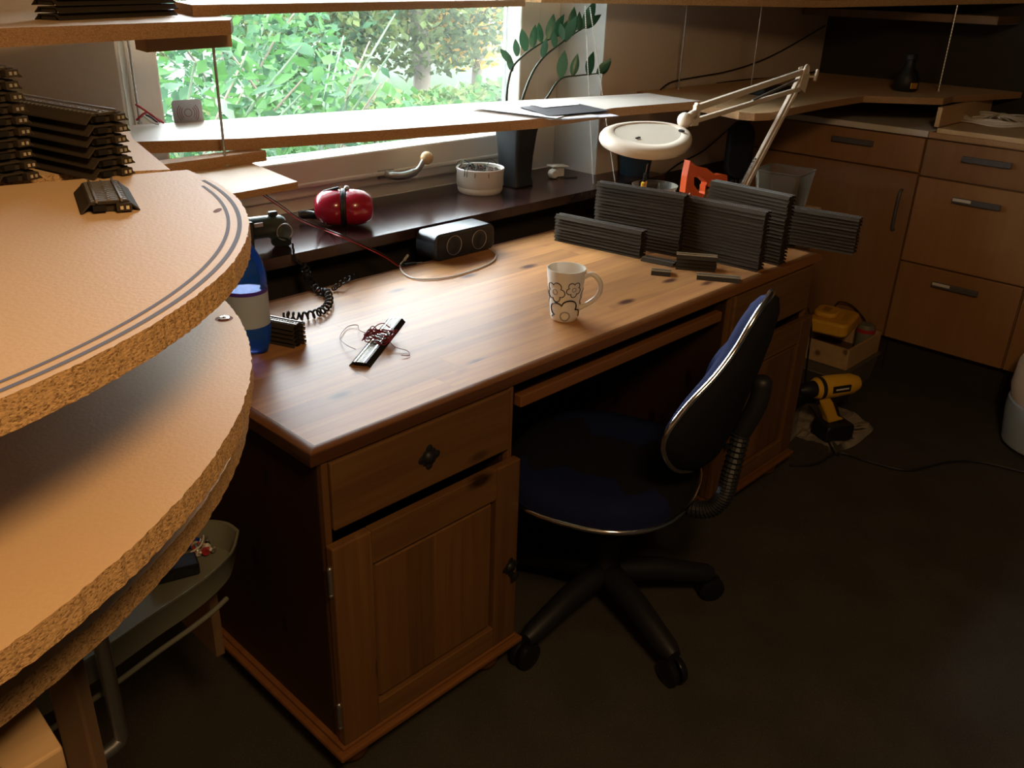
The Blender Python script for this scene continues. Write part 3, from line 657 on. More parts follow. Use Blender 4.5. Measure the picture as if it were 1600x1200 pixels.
# white pot
q0 = at(718, 298, z=SZ); q1_ = at(795, 296, z=SZ); q = at(758, 300, z=SZ); rp_ = .079
pt = empty('plant_pot', (q.x-.005, q.y+.020, SZ), label='low round off-white plant pot with withered plant on the sill', category='pot')
G().lathe([(.070, 0), (rp_*.93, .004), (rp_*.97, .012), (rp_*.96, .020), (rp_, .024), (rp_, .068), (rp_*1.02, .074), (rp_*1.03, .080), (rp_*1.0, .082), (rp_*.93, .080), (rp_*.92, .060), (.0001, .058)], 40).ob('pot_body', 'pot_white', pt, smooth=40)
g = G().lathe([(rp_*.92, .070), (rp_*.5, .075), (.0001, .073)], 24, cap=False)
for i in range(60):
    a_ = random.random()*6.28; r_ = random.random()*.066; g.ball((r_*math.cos(a_), r_*math.sin(a_), .075), random.uniform(.003, .006), 6)
g.ob('potting_soil', 'soil', pt, kind='stuff')
for k_ in range(9):
    a_ = random.uniform(0, 6.28); r_ = .0245
    G().tube(smooth_path([(r_*math.cos(a_), r_*math.sin(a_), .075), (2*r_*math.cos(a_), 2*r_*math.sin(a_), .10), (3.1*r_*math.cos(a_), 3.1*r_*math.sin(a_), .093-.01*(k_ % 3)), (3.35*r_*math.cos(a_), 3.35*r_*math.sin(a_), .06)], 5), .0012, 5).ob('withered_stem', 'zz_stem' if k_ % 2 else 'tool_green', pt, smooth=60)
# tall dark pot with plant
zp = empty('potted_plant', (1.530, 1.005, SZ), label='tall charcoal pot with leafy arching green stems in the window corner', category='plant')
def sq(w0, z): return [(x, y, z) for x, y in rrect(w0, w0, w0*.12, 4)]
lv = [(.088, 0), (.098, .004), (.094, .012), (.086, .03), (.092, .10), (.108, .18), (.135, .245), (.142, .265), (.136, .265), (.125, .24)]
vs = []; [vs.extend(sq(a_, b_)) for a_, b_ in lv]; n = len(sq(.1, 0))
fs = [(j*n+i, j*n+(i+1) % n, (j+1)*n+(i+1) % n, (j+1)*n+i) for j in range(len(lv)-1) for i in range(n)]+[tuple(range(n))[::-1], tuple(range((len(lv)-1)*n, len(lv)*n))]
G().add(vs, fs, RZ(.05)).ob('pot', 'charcoal', zp, smooth=50)
G().lathe([(.055, .235), (.0001, .24)], 16, cap=False).ob('potting_soil', 'soil', zp)
O = Vector((1.530, 1.005, SZ))
def leaf_mesh(L, w, fold=.15, name='leaf', mat='zz_leaf', n=6, curl=.1):
    vs = []; fs = []
    for i in range(n+1):
        t = i/n; ww = w*math.sin(PI*min(1, t*.93+.07))**.8*(1-.25*t); 
        if i == n: ww = 0.0005
        z = -curl*L*t*t
        vs += [(L*t, -ww, z+fold*ww), (L*t, 0, z), (L*t, ww, z+fold*ww)]
    for i in range(n):
        a_ = i*3; fs += [(a_, a_+3, a_+4, a_+1), (a_+1, a_+4, a_+5, a_+2)]
    g = G().add(vs, fs); return g.mesh(name, mat, 80)
zl = [leaf_mesh(.070, .0155, .2), leaf_mesh(.056, .013, .25), leaf_mesh(.080, .018, .15)]
stems = [([(790, 200), (792, 160), (797, 115), (812, 92), (845, 68), (880, 53), (916, 41)], [(800, 98, 135, .9), (808, 88, 100, 1), (822, 80, 115, 1), (832, 74, 80, 1), (846, 66, 95, 1.1), (857, 61, 75, 1), (866, 58, 55, 1.2), (878, 52, 45, 1.2), (800, 112, 100, .7)], .99),
         ([(812, 200), (815, 160), (830, 118), (848, 91), (872, 71), (900, 51), (918, 41)], [(848, 90, 85, .9), (868, 75, 95, 1), (882, 65, 70, 1.1), (893, 56, 80, 1.3), (906, 48, 80, 1.1), (912, 44, 60, 1.2), (914, 43, 30, 1.1), (880, 62, 110, 1)], .95),
         ([(842, 170), (852, 156), (875, 124), (905, 118), (942, 114)], [(876, 122, 95, 1.35), (895, 118, 70, 1.3), (919, 117, 55, 1.1), (933, 115, 45, 1.0), (940, 114, 28, 1.25)], .93)]
for ps, ls, yy in stems:
    pts = [at(x_, y_, y=yy)-O for x_, y_ in ps]; pts[0] = Vector((pts[0].x*.3, pts[0].y*.5, .235))
    G().tube(smooth_path(pts, 6), [.0052-.0036*i/(6*(len(pts)-1)) for i in range(6*(len(pts)-1)+1)], 8).ob('stem', 'zz_stem', zp, smooth=60)
    for j, (x_, y_, ang, s_) in enumerate(ls):
        p_ = at(x_, y_, y=yy)-O; a_ = math.radians(ang)
        dx = Vector((math.cos(a_)*.95, random.uniform(-.3, .3), math.sin(a_))).normalized()
        M_ = frame(p_, dx, Vector((RT.x*math.sin(a_), RT.y*math.sin(a_)+random.uniform(-.3, .3), -math.cos(a_))))
        o = place('leaf', zl[j % 3], zp); o.matrix_basis = M_ @ Matrix.Scale(s_, 4)
# white thermostat head lying on the sill
q = at(865, 276, z=SZ); th = empty('radiator_sensor', (q.x, q.y, SZ), (0, 0, -.25), 'white plastic sensor with square lid lying on the sill beside the dark pot', 'device')
G().lathe([(.0001, 0), (.014, .001), (.017, .008), (.017, .024), (.013, .030), (.0001, .031)], 20, TR(-.02, -.01, .017) @ RX(PI/2)).ob('sensor_knob', 'frame_white', th, smooth=50)
G().box((.018, 0, .018), (.038, .03, .034)).ob('sensor_body', 'frame_white', th, bevel=.003)
G().box((.012, -.004, .040), (.072, .042, .006), RY(.06)).ob('lid', 'frame_white', th, bevel=.002)
G().tube(smooth_path([(.01, -.03, .003), (.04, -.045, .002), (.07, -.05, .002)], 5), .0012, 5).ob('lead', 'black', th)
# bead chains of the blind
for (pa_, pb_, nn) in ((((914, 10)), (927, 289), 0), ((922, 12), (962, 291), 1)):
    a_ = at(*pa_, y=.90); b_ = at(*pb_, y=.845 if nn == 0 else .80)
    if nn: a_ = at(922, 12, y=.90)
    n_ = 110; me = G().ball((0, 0, 0), .0024, 6).mesh('bead', 'cable_white', 60)
    ch = empty('bead_chain', a_, label='white bead chain of the blind, %s strand' % ('left' if nn == 0 else 'slanting right'), category='chain', group='blind chains')
    for i in range(n_):
        t = i/(n_-1); p_ = (b_-a_)*t; p_.y -= .02*math.sin(PI*t)*0
        place('bead', me, ch, p_)
# papers on the strip
def sheet(name, pxs, z, mat, label, cat='paper', th=.0006, lift=0):
    P_ = [at(x_, y_, z=z) for x_, y_ in pxs]
    nx = 8; vs = []; fs = []
    for i in range(nx+1):
        for j in range(nx+1):
            u, v = i/nx, j/nx; p_ = (P_[0]*(1-u)+P_[1]*u)*(1-v)+(P_[3]*(1-u)+P_[2]*u)*v
            vs.append((p_.x, p_.y, z+lift*(abs(u-.5)**2)*.02+.0006*math.sin(5*u+3*v)*lift))
    n1 = (nx+1)**2; vs += [(x_, y_, z_-th) for x_, y_, z_ in vs]
    for i in range(nx):
        for j in range(nx):
            a_ = i*(nx+1)+j; fs.append((a_, a_+nx+1, a_+nx+2, a_+1)); fs.append((a_+n1, a_+n1+1, a_+n1+nx+2, a_+n1+nx+1))
    G().add(vs, fs).ob(name, mat, smooth=60, label=label, category=cat)
sheet('paper_sheet', [(872, 188), (967, 181), (905, 164), (800, 170)], ZS+.0012, 'paper_lilac', 'lilac-white sheet lowest in the paper pile, its right corner sticking out')
sheet('paper_sheet', [(860, 187), (935, 182), (880, 161), (775, 166)], ZS+.0030, 'paper', 'white sheet in the middle of the paper pile')
sheet('paper_sheet', [(868, 186.5), (905, 172), (795, 159), (727, 169)], ZS+.0050, 'paper', 'white sheet at the left of the pile, its left corner curling', lift=.6)
sheet('magazine', [(857, 181), (952, 172.5), (905, 162), (810, 166.5)], ZS+.0085, 'paper_dark', 'dark printed magazine on top of the paper pile', 'magazine', th=.003)
sheet('paper_sheet', [(850, 168), (905, 163), (895, 157), (818, 161)], ZS+.0105, 'paper', 'small white folded leaflet at the back of the paper pile')
# wireless plate leaning at the window
a_ = at(272, 192, z=ZS); b_ = at(318, 189, z=ZS)
wp = empty('wireless_plate', a_, (0, 0, math.atan2(b_.y-a_.y, b_.x-a_.x)), 'small grey plate with radio wave symbol propped up on the left of the strip', 'device'); ww = (b_-a_).length
MP = frame((0, 0, 0), (1, 0, 0), (0, .12, 1)); G().prism(rrect(ww, ww*1.0, .008, 5, ww/2, ww*.5-.02), 0, .006, MP).ob('plate', 'plate_grey', wp, bevel=.001)
G().ring((ww*.5, ww*.30, .0064), .009, .0011, MP).ob('wave_mark', 'plate_mark', wp)
for R_ in (.016, .021, .026):
    G().ring((ww*.5, ww*.30, .0064), R_, .0011, MP, 14, -.75, .75).ring((ww*.5, ww*.30, .0064), R_, .0011, MP, 14, PI-.75, PI+.75).ob('wave_mark', 'plate_mark', wp)
# red wires at the far left
for i, (ws, mt, lb) in enumerate([([(212, 163), (232, 176), (250, 190)], 'wire_red', 'red wire arching behind the far left rod'), ([(213, 188), (228, 176), (240, 182), (256, 192)], 'wire_red', 'second red wire looping low by the far left rod'), ([(222, 178), (236, 190), (248, 194)], 'cable_white', 'short white wire among the red ones'), ([(216, 184), (230, 180), (246, 191)], 'wire_dark', 'dark wire tangled with the red ones')]):
    wire('wire', [at(x_, y_, y=.985+i*.004) for x_, y_ in ws], .0028, mt, lb, group='wires by the far left rod')
# ================================================================== MAGNIFIER LAMP
LY = .25
B0 = Vector((1.775, .30, H)); el = at(1254, 118, y=.30); jt = at(1085, 180, y=.27); hc = at(1012, 216, y=.25)
ml = empty('magnifier_lamp', B0, label='white magnifier lamp on a sprung folding arm above the right of the desk', category='lamp')
def rel(p): return Vector(p)-B0
G().bx((-.035, -.03, 0), (.035, .03, .012)).bx((-.012, -.012, .012), (.012, .012, .05)).ob('lamp_clamp', 'lamp_white', ml, bevel=.002)
def barg(a, b, w, t):
    a, b = Vector(a), Vector(b); M_ = frame((a+b)/2, b-a, (0, 1, .01)); return G().box((0, 0, 0), ((b-a).length, t, w), M_)
s0 = Vector((0, 0, .05)); E_ = rel(el)
dv = (E_-s0).normalized(); pp = dv.cross(Vector((0, 1, 0))).normalized()
for d_ in (-.010, .010): barg(s0+pp*d_, E_+pp*d_, .014, .012).ob('lower_arm', 'lamp_white', ml, bevel=.002)
for d_ in (-.020, .021):
    a_ = s0+pp*d_+dv*.02; pts = []; Ls = (E_-s0).length*.36
    for i in range(220): pts.append(a_+dv*(Ls*i/219)+(pp*math.cos(i*1.1)+Vector((0, 1, 0))*math.sin(i*1.1))*.0045)
    G().tube(pts, .0011, 5).ob('spring', 'steel', ml, smooth=60)
    q_ = s0+dv*(Ls+.025); G().tube([q_-pp*.024, q_+pp*.024], .003, 8).ob('spring_pin', 'steel', ml, smooth=60)
J = rel(jt); du = (J-E_).normalized(); pu = du.cross(Vector((0, 1, 0))).normalized()
if pu.z < 0: pu = -pu
barg(E_+pu*.012, J+pu*.018, .018, .013).ob('upper_arm', 'lamp_white', ml, bevel=.002)
barg(E_-pu*.040, J-pu*.016, .014, .012).ob('upper_arm', 'lamp_white', ml, bevel=.002)
barg(E_-pu*.006, E_*.5+J*.5-pu*.020, .006, .006).ob('arm_spring', 'steel', ml)
for sy in (-.010, .010): G().prism([(-.03, -.035), (.015, -.055), (.028, .0), (.012, .028), (-.014, .026)], -.0015, .0015, frame(E_+Vector((0, sy, 0)), (1, 0, 0), (0, 0, 1))).ob('elbow_plate', 'lamp_white', ml, bevel=.001)
G().ring((0, 0, 0), .014, .004, frame(E_+Vector((.002, -.01, .018)), (1, 0, 0), (0, 0, 1))).ob('elbow_cable', 'lamp_white', ml, smooth=60)
kx = E_+Vector((.028, -.01, -.004)); G().tube([kx, kx+Vector((.02, -.012, .0))], .004, 8).ob('tension_screw', 'lamp_white', ml, smooth=60)
G().box((0, 0, 0), (.014, .008, .038), TR(*(kx+Vector((.024, -.012, .004)))) @ RY(.3)).ob('tension_knob', 'lamp_white', ml, bevel=.003)
G().prism([(-.022, -.028), (.018, -.03), (.022, .026), (.004, .034)], -.006, .006, frame(J, (1, 0, 0), (0, 0, 1))).ob('wrist_plate', 'lamp_white', ml, bevel=.002)
hj = rel(at(1070, 188, y=.25)); G().tube(smooth_path([J, (J+hj)/2+Vector((0, -.008, .010)), hj], 5), .011, 12).ob('neck', 'lamp_white', ml, smooth=60)
G().ball(hj, .021).ob('ball_joint', 'lamp_white', ml, smooth=60)
# head: egg shaped shell lying nearly level
HC = rel(hc); hax = (hj-HC); hax.z = 0; tilt = Matrix.Rotation(math.radians(-4), 4, 'Y') @ Matrix.Rotation(math.radians(9), 4, 'X')
hang = math.atan2(hax.y, hax.x)
def egg(sc, n=48):
    out = []
    for i in range(n):
        t = 2*PI*i/n; x = math.cos(t); y = math.sin(t)
        out.append((x*.138*sc+(.014 if x > 0 else 0)*x, y*(.108-.016*x)*sc))
    return out
MHd = TR(*HC) @ tilt @ RZ(hang)
lay = [(.90, -.018), (.97, -.015), (1.0, -.008), (.995, .0), (.96, .008), (.90, .012), (.73, .015), (.71, .0125)]
vs = []; n = 48
for s_, z_ in lay: vs += [(x, y, z_) for x, y in egg(s_)]
fs = [(j*n+i, j*n+(i+1) % n, (j+1)*n+(i+1) % n, (j+1)*n+i) for j in range(len(lay)-1) for i in range(n)]+[tuple(range(n))[::-1]]
G().add(vs, fs, MHd).ob('lamp_head', 'lamp_white', ml, smooth=60)
G().add([(x, y, .0125) for x, y in egg(.715)]+[(x*.2, y*.2, .0135) for x, y in egg(.715)], [(i, (i+1) % n, n+(i+1) % n, n+i) for i in range(n)]+[tuple(range(n, 2*n))], MHd).ob('lens_cover', 'lamp_lens', ml, smooth=60)
G().box((-.062, -.012, .0155), (.016, .005, .003), MHd).ob('cover_catch', 'black', ml)
G().lathe([(.0085, .016), (.0085, .019), (.0001, .0195)], 16, MHd @ TR(.088, -.042, 0)).ob('switch', 'black', ml)
# ================================================================== THINGS BEHIND THE STACKS
st = empty('side_shelf', (1.90, .30, 0), label='narrow wooden side shelf between the desk end and the cabinets', category='shelf')
G().bx((0, 0, .735), (.56, .48, .76)).ob('shelf_top', 'raw_wood', st, bevel=.002)
for x, y in ((.03, .03), (.53, .03), (.03, .45), (.53, .45)): G().bx((x-.018, y-.018, 0), (x+.018, y+.018, .735)).ob('leg', 'raw_wood_up', st)
tz = .762
q = at(1033, 281, y=.62); tb = empty('plastic_tub', (q.x, .62, H), label='clear round plastic tub holding a yellow knife behind the tall stack', category='tub')
q.x = min(q.x, 1.79); tb.location = (1.775, .585, H)
G().lathe([(.055, .0), (.058, .002), (.074, .118), (.078, .122), (.076, .123), (.072, .118), (.056, .004)], 32, cap=False).ob('tub_wall', 'clear_plastic', tb, smooth=60)
G().lathe([(.0001, .001), (.056, .002)], 32, cap=False).ob('tub_base', 'clear_plastic', tb)
kn = empty('utility_knife', (1.722, .605, H+.020), (math.radians(8), math.radians(-8), .3), 'yellow utility knife standing up in the clear tub', 'knife')
G().bx((-.014, -.007, 0), (.014, .007, .125)).ob('knife_grip', 'amber', kn, bevel=.004); G().bx((-.009, -.005, .125), (.009, .005, .155)).ob('knife_nose', 'black', kn, bevel=.002); G().bx((-.006, -.0006, .155), (.006, .0006, .185)).ob('blade', 'steel', kn)
G().prism([(-.03, 0), (.03, 0), (.004, .105)], -.001, .001, frame((1.80, .59, H+.02), (1, -.3, 0), (0, 0, 1))).ob('folded_card', 'clear_plastic', label='clear folded triangular offcut in the tub', category='offcut')
# orange saw handle
MS2 = frame((0, 0, 0), (.86, -.5, 0), (0, 0, 1))
A_ = at(1066, 311, y=.50); A_ = Vector((1.86, .50, .80))
def P2(px, py, yy=.44):
    p_ = at(px, py, y=yy); return (p_.x, p_.z)
def wobj(out, hole, y0, y1):
    """plate with one hole, outline in x/z"""
    n = len(out); k_ = len(hole); g = G(); bm_v = []
    return g
outl = [P2(*q) for q in ((1074, 250), (1082, 258), (1100, 262), (1114, 273), (1124, 271), (1132, 273), (1133, 290), (1122, 292), (1105, 292), (1098, 288), (1097, 302), (1093, 312), (1080, 306), (1066, 300), (1069, 275))]
hole = [P2(*q) for q in ((1080, 276), (1090, 275), (1100, 284), (1098, 296), (1096, 303), (1088, 300), (1080, 288))]
sw = empty('hand_saw', (0, .44, 0), label='bright orange saw handle sticking up behind the track stacks', category='saw')
def ring_plate(out, hole, y0, y1):
    from mathutils.geometry import tessellate_polygon
    pts = out+hole; tris = tessellate_polygon([[Vector((x, z, 0)) for x, z in out], [Vector((x, z, 0)) for x, z in hole]])
    n = len(pts); g = G(); vs = [(x, y0, z) for x, z in pts]+[(x, y1, z) for x, z in pts]
    fs = [tuple(t) for t in tris]+[tuple(i+n for i in t)[::-1] for t in tris]
    no = len(out); nh = len(hole)
    fs += [(i, (i+1) % no, n+(i+1) % no, n+i) for i in range(no)]+[(no+i, no+(i+1) % nh, n+no+(i+1) % nh, n+no+i) for i in range(nh)]
    return g.add(vs, fs)
ring_plate(outl, hole, -.011, .011).ob('saw_handle', 'orange', sw)
x0_, z0_ = P2(1096, 300); G().prism([(x0_-.005, z0_-.01), (x0_+.012, z0_-.01), (x0_+.05, H+.004), (x0_-.06, H+.004)], -.001, .001, frame((0, 0, 0), (1, 0, 0), (0, 0, 1))).ob('saw_blade', 'steel', sw)
# shiny pliers / bits
q = at(1072, 312, y=.33); pr_ = empty('pliers', (q.x, .33, H), label='small shiny pliers standing between the tall track stacks', category='pliers')
hq = q.z-H
G().tube([(-.008, 0, 0), (-.012, 0, hq*.5), (0, 0, hq-.01)], .006, 8).tube([(.010, 0, 0), (.012, 0, hq*.5), (0, 0, hq-.01)], .006, 8).ob('grip', 'black', pr_, smooth=60)
G().ball((0, 0, hq), .010, 10).tube([(0, 0, hq), (-.022, -.004, hq+.012)], .003, 8).tube([(0, 0, hq), (.012, -.004, hq+.018)], .003, 8).ob('jaw', 'chrome', pr_, smooth=60)
# black padded stand
q = at(1155, 235, y=.56); bs = empty('padded_stand', (q.x, .56, tz-.002), label='black oval padded panel on a short stand behind the lamp arm', category='stand')
zc = q.z-tz; M_ = TR(0, 0, zc+.002) @ RY(math.radians(12)) @ frame((0, 0, 0), RT, UP+Vector((0, 0, .3)))
G().prism(rrect(.098, .215, .047, 8), -.022, .022, M_).ob('padded_panel', 'black_fabric', bs, bevel=.012, seg=3, smooth=50)
G().tube([(-.02, 0, 0), (-.02, 0, zc-.10)], .012, 10).lathe([(.045, 0), (.045, .008), (.0001, .012)], 20, TR(-.02, 0, 0)).ob('stand_foot', 'black', bs, smooth=40)
G().tube(smooth_path([(-.02, 0, zc-.10), (-.05, .0, zc-.08), (-.075, 0, zc-.085)], 4), .009, 8).ob('stand_lever', 'black', bs, smooth=60)
# translucent bin
a_ = at(1195, 335, z=tz); bn = empty('plastic_bin', (2.19, .33, tz), (0, 0, math.radians(8)), 'translucent square plastic bin behind the lamp pole', 'bin')
def tray(w0, d0, w1, d1, h, t=.003, nr=5, rad=.015):
    a0 = rrect(w0, d0, rad, nr); a1 = rrect(w1, d1, rad*1.3, nr); b0 = rrect(w0-2*t, d0-2*t, rad, nr); b1 = rrect(w1-2*t, d1-2*t, rad*1.2, nr); n = len(a0)
    vs = [(x, y, 0) for x, y in a0]+[(x, y, h) for x, y in a1]+[(x, y, h) for x, y in b1]+[(x, y, t) for x, y in b0]
    fs = [(j*n+i, j*n+(i+1) % n, (j+1)*n+(i+1) % n, (j+1)*n+i) for j in range(3) for i in range(n)]+[tuple(range(n))[::-1], tuple(range(3*n, 4*n))]
    return G().add(vs, fs)
tray(.13, .13, .165, .165, .165).ob('bin_body', 'clear_plastic', bn, smooth=40)
G().tube([(x, y, .165) for x, y in rrect(.167, .167, .02, 5)]+[(.0835, .0635, .165)], .003, 6).ob('bin_rim', 'clear_plastic', bn, smooth=60)
# dark bin with green rim on the sill end
bk = empty('dark_bin', (2.03, .86, SZ), label='dark blue bin with a green rim on the right end of the sill', category='bin')
G().lathe([(.055, 0), (.068, .105)], 28).ob('bin_body', 'bin_blue', bk, smooth=40); G().lathe([(.069, .105), (.071, .11), (.071, .128), (.0001, .13)], 28).ob('bin_lid', 'lid_green', bk, smooth=40)
# cables on the wall and board
wire('wall_cable', [at(1032, 140, z=1.14), at(1050, 128, y=.93), at(1090, 120, y=.93), at(1130, 113, y=.93), at(1175, 100, y=.93), at(1220, 80, y=.93), at(1290, 40, y=.93)], .003, 'black', 'black cable rising along the dim wall right of the window', 'cable')
wire('wall_cable', [at(1120, 130, y=.932), at(1170, 124, y=.932), at(1240, 118, y=.932), at(1330, 100, y=.932)], .003, 'black', 'lower black cable running level along the dim wall', 'cable')
wire('wall_cable', [at(1035, 276, y=.93), at(1060, 256, y=.93), at(1100, 235, y=.93), at(1140, 200, y=.93)], .003, 'black', 'black cable slanting behind the orange saw handle', 'cable')
ah = at(1225, 150, z=1.134); tk = empty('cable_box', (ah.x, ah.y+.05, 1.134), (0, 0, -.2), 'flat black box lying on the board behind the lamp elbow', 'box')
G().bx((-.09, -.04, 0), (.11, .06, .028)).ob('box_body', 'black', tk, bevel=.006); G().bx((-.05, -.045, .006), (.02, -.04, .02)).ob('front_plate', 'charcoal', tk)
q = at(1421, 143, z=1.134); bb = empty('spray_bottle', (q.x, q.y+.02, 1.134), label='black squat bottle standing on the right board', category='bottle')
G().lathe([(.040, 0), (.048, .008), (.048, .05), (.034, .078), (.022, .09), (.020, .12), (.024, .122), (.024, .142), (.0001, .145)], 28).ob('bottle_body', 'black', bb, smooth=50); G().box((.0, -.047, .025), (.03, .004, .022), RZ(-.5)).ob('bottle_label', 'yellow_dark', bb)
# ================================================================== CABINETS
CX = 2.93
def handle(parent, y0, y1, z, vert=False, tagged=False):
    g = G()
    if vert: g.tube(smooth_path([(CX-.019, y0, y1), (CX-.036, y0, y1+.02), (CX-.036, y0, z-.02), (CX-.019, y0, z)], 5), .007, 8)
    else: g.bx((CX-.040, y0, z-.011), (CX-.030, y1, z+.011)).bx((CX-.031, y0+.006, z-.006), (CX-.018, y0+.016, z+.006)).bx((CX-.031, y1-.016, z-.006), (CX-.018, y1-.006, z+.006))
    o = g.ob('handle', 'handle_grey', parent, bevel=.003, smooth=40 if vert else None)
    if tagged: G().bx((CX-.0412, y0+(y1-y0)*.60, z-.002), (CX-.0402, y1-.004, z+.009)).ob('name_tag', 'tag_white', parent, label='small white sticker')
def cab(y0, y1, label, fronts, top):
    r = empty('base_cabinet', (0, 0, 0), label=label, category='cabinet', group='base cabinets along the right wall')
    G().bx((CX, y0+.001, .17), (3.56, y1-.001, .995)).ob('carcass', 'cab_front', r)
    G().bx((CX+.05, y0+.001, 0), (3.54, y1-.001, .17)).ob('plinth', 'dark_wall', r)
    for nm_, a, b, hz, vt, tg_ in fronts:
        f = G().bx((CX-.019, y0+.003, a+.002), (CX-.0005, y1-.003, b-.002)).ob(nm_, 'cab_front', r, bevel=.002)
        if vt: handle(f, y0+.05, hz[0], hz[1], True)
        else:
            c_ = (y0+y1)/2+hz[1] if isinstance(hz, tuple) else (y0+y1)/2; handle(f, c_-.088, c_+.088, hz[0] if isinstance(hz, tuple) else hz, False, tg_)
    return r
cab(.135, .90, 'far base cabinet with one drawer over a door, beside the desk end', [('drawer', .858, .992, (.945, -.10), False, False), ('door', .172, .856, (.622, .785), True, False)], 0)
cab(-.338, .133, 'base cabinet with three drawers and labelled grey handles', [('drawer', .850, .992, (.938, 0), False, False), ('drawer', .508, .848, (.783, 0), False, True), ('drawer', .172, .506, (.446, 0), False, True)], 0)
cab(-.82, -.340, 'nearest base cabinet cut off by the right edge of the photo', [('drawer', .850, .992, .938, False, False), ('door', .172, .848, (.6, .78), True, False)], 0)
G().bx((CX-.025, .130, .996), (3.57, .905, 1.020)).ob('worktop', 'white_lam', bevel=.002, label='white worktop on the far base cabinet', category='worktop')
G().bx((CX-.028, -.82, .996), (3.57, .127, 1.018)).ob('worktop', 'mdf_edge', bevel=.002, label='brown board worktop over the three-drawer cabinet', category='worktop')
G().bx((CX-.03, -.80, 1.0185), (3.4, .10, 1.036)).ob('loose_board', 'board_face', bevel=.001, label='loose board on the brown worktop under the coiled white cable', category='board')
G().bx((CX-.005, .105, 1.0365), (3.50, .122, 1.108)).ob('upright_board', 'board_face', label='upright board holding the right board above the worktop', category='board')
q = at(1560, 190, z=1.04); cc = empty('cable_coil', (q.x, q.y, 1.0365), label='flat coil of white cable on the loose board', category='cable')
for i in range(5):
    g = G(); rr = .165-.006*i+random.uniform(-.006, .006); pts = [((rr+.004*math.sin(3*t+i))*math.cos(t)*1.0, (rr+.004*math.cos(2*t))*math.sin(t)*.9, .006+.0065*i*.55+.003*math.sin(5*t+i)) for t in [2*PI*j/60 for j in range(61)]]
    g.tube(pts, .0036, 6).ob('cable_turn', 'cable_white', cc, smooth=60)
g = G()
for i in range(7): a_ = i*.5; g.tube(smooth_path([(math.cos(a_)*.13, math.sin(a_)*.11, .008), (0, 0, .010+.004*i), (math.cos(a_+2.6)*.12, math.sin(a_+2.6)*.10, .008)], 6), .0036, 6)
g.ob('inner_turns', 'cable_white', cc, smooth=60)
G().bx((0, 0, 0), (.12, .16, .012)).ob('paper_pad', 'paper', loc=(2.96, -.36, 1.0365), label='small cream pad beside the white cable coil', category='paper')
# ================================================================== CHAIR
CC = Vector((.825, -.033, 0)); ch = empty('office_chair', CC, (0, 0, 0), 'black and dark blue swivel office chair with chrome rims tucked into the desk', 'chair')
FA = math.radians(109); Fd = Vector((math.cos(FA), math.sin(FA), 0)); Ld = Vector((-Fd.y, Fd.x, 0))      # facing and its left
R5 = .289
for k_, a_ in enumerate((-179, -108, -35, 37, 109)):
    a = math.radians(a_); d_ = Vector((math.cos(a), math.sin(a), 0))
    G().tube([d_*.03+Vector((0, 0, .125)), d_*.15+Vector((0, 0, .112)), d_*(R5-.01)+Vector((0, 0, .082)), d_*(R5+.012)+Vector((0, 0, .078))], [.034, .031, .026, .018], 12).ob('base_leg', 'black', ch, smooth=50)
    G().ball(d_*(R5-.012)+Vector((0, 0, .101)), .004, 8).ob('leg_rivet', 'steel', ch, smooth=60)
    c = empty('caster', d_*R5); c.parent = ch; t_ = Vector((-d_.y, d_.x, 0))
    Mw = frame(Vector((0, 0, .033)), d_, (0, 0, 1))
    for s_ in (-1, 1): G().lathe([(.0001, .004), (.033, .005), (.035, .010), (.033, .020), (.022, .025), (.0001, .026)], 24, frame(Vector((0, 0, .035))+d_*.012, (0, 0, 1), d_*s_)).ob('wheel', 'black_gloss', c, smooth=50)
    G().tube([(0, 0, .045), (0, 0, .082)], .010, 10).ob('caster_stem', 'black', c, smooth=50)
G().lathe([(.045, .10), (.045, .135), (.034, .15), (.034, .24), (.024, .245), (.024, .38)], 20).ob('gas_column', 'black', ch, smooth=40)
off = Vector((-.05, .0, 0))
G().bx((-.09, -.11, .375), (.09, .11, .410)).ob('seat_mechanism', 'black', ch, bevel=.008, loc=off*.8, rot=(0, 0, FA-PI/2))
def seat_loop(s, n=40):
    out = []
    for i in range(n):
        t = 2*PI*i/n; x, y = math.cos(t), math.sin(t)      # x: left/right, y: forward
        sx = abs(x)**.8*(1 if x > 0 else -1); sy = abs(y)**.8*(1 if y > 0 else -1)
        out.append(Ld*(-sx*.245*s)+Fd*(sy*.225*s)+off)
    return out
lay = [(.80, .408), (.97, .418), (1.0, .440), (.985, .468), (.93, .484), (.75, .488), (.4, .480), (.05, .478)]
vs = []; n = 40
for s_, z_ in lay: vs += [p_+Vector((0, 0, z_)) for p_ in seat_loop(s_)]
fs = [(j*n+i, (j+1)*n+i, (j+1)*n+(i+1) % n, j*n+(i+1) % n) for j in range(len(lay)-1) for i in range(n)]+[tuple(range(n)), tuple(range((len(lay)-1)*n, len(lay)*n))[::-1]]
g = G().add(vs, fs)
def near_left(p): return (Vector(p)-off).dot(Ld) > .09
for i, f in enumerate(g.f):
    c_ = sum((Vector(g.v[j]) for j in f), Vector())/len(f)
    if abs((c_-off).dot(Ld)) > .12 and c_.z > .44: g.m[i] = 1
g.ob('seat', ['black_fabric', 'blue_fabric'], ch, smooth=60)
lp_ = seat_loop(1.005); G().tube([p_+Vector((0, 0, .436)) for p_ in lp_]+[lp_[0]+Vector((0, 0, .436))], .0065, 8).ob('seat_rim', 'chrome', ch, smooth=60)
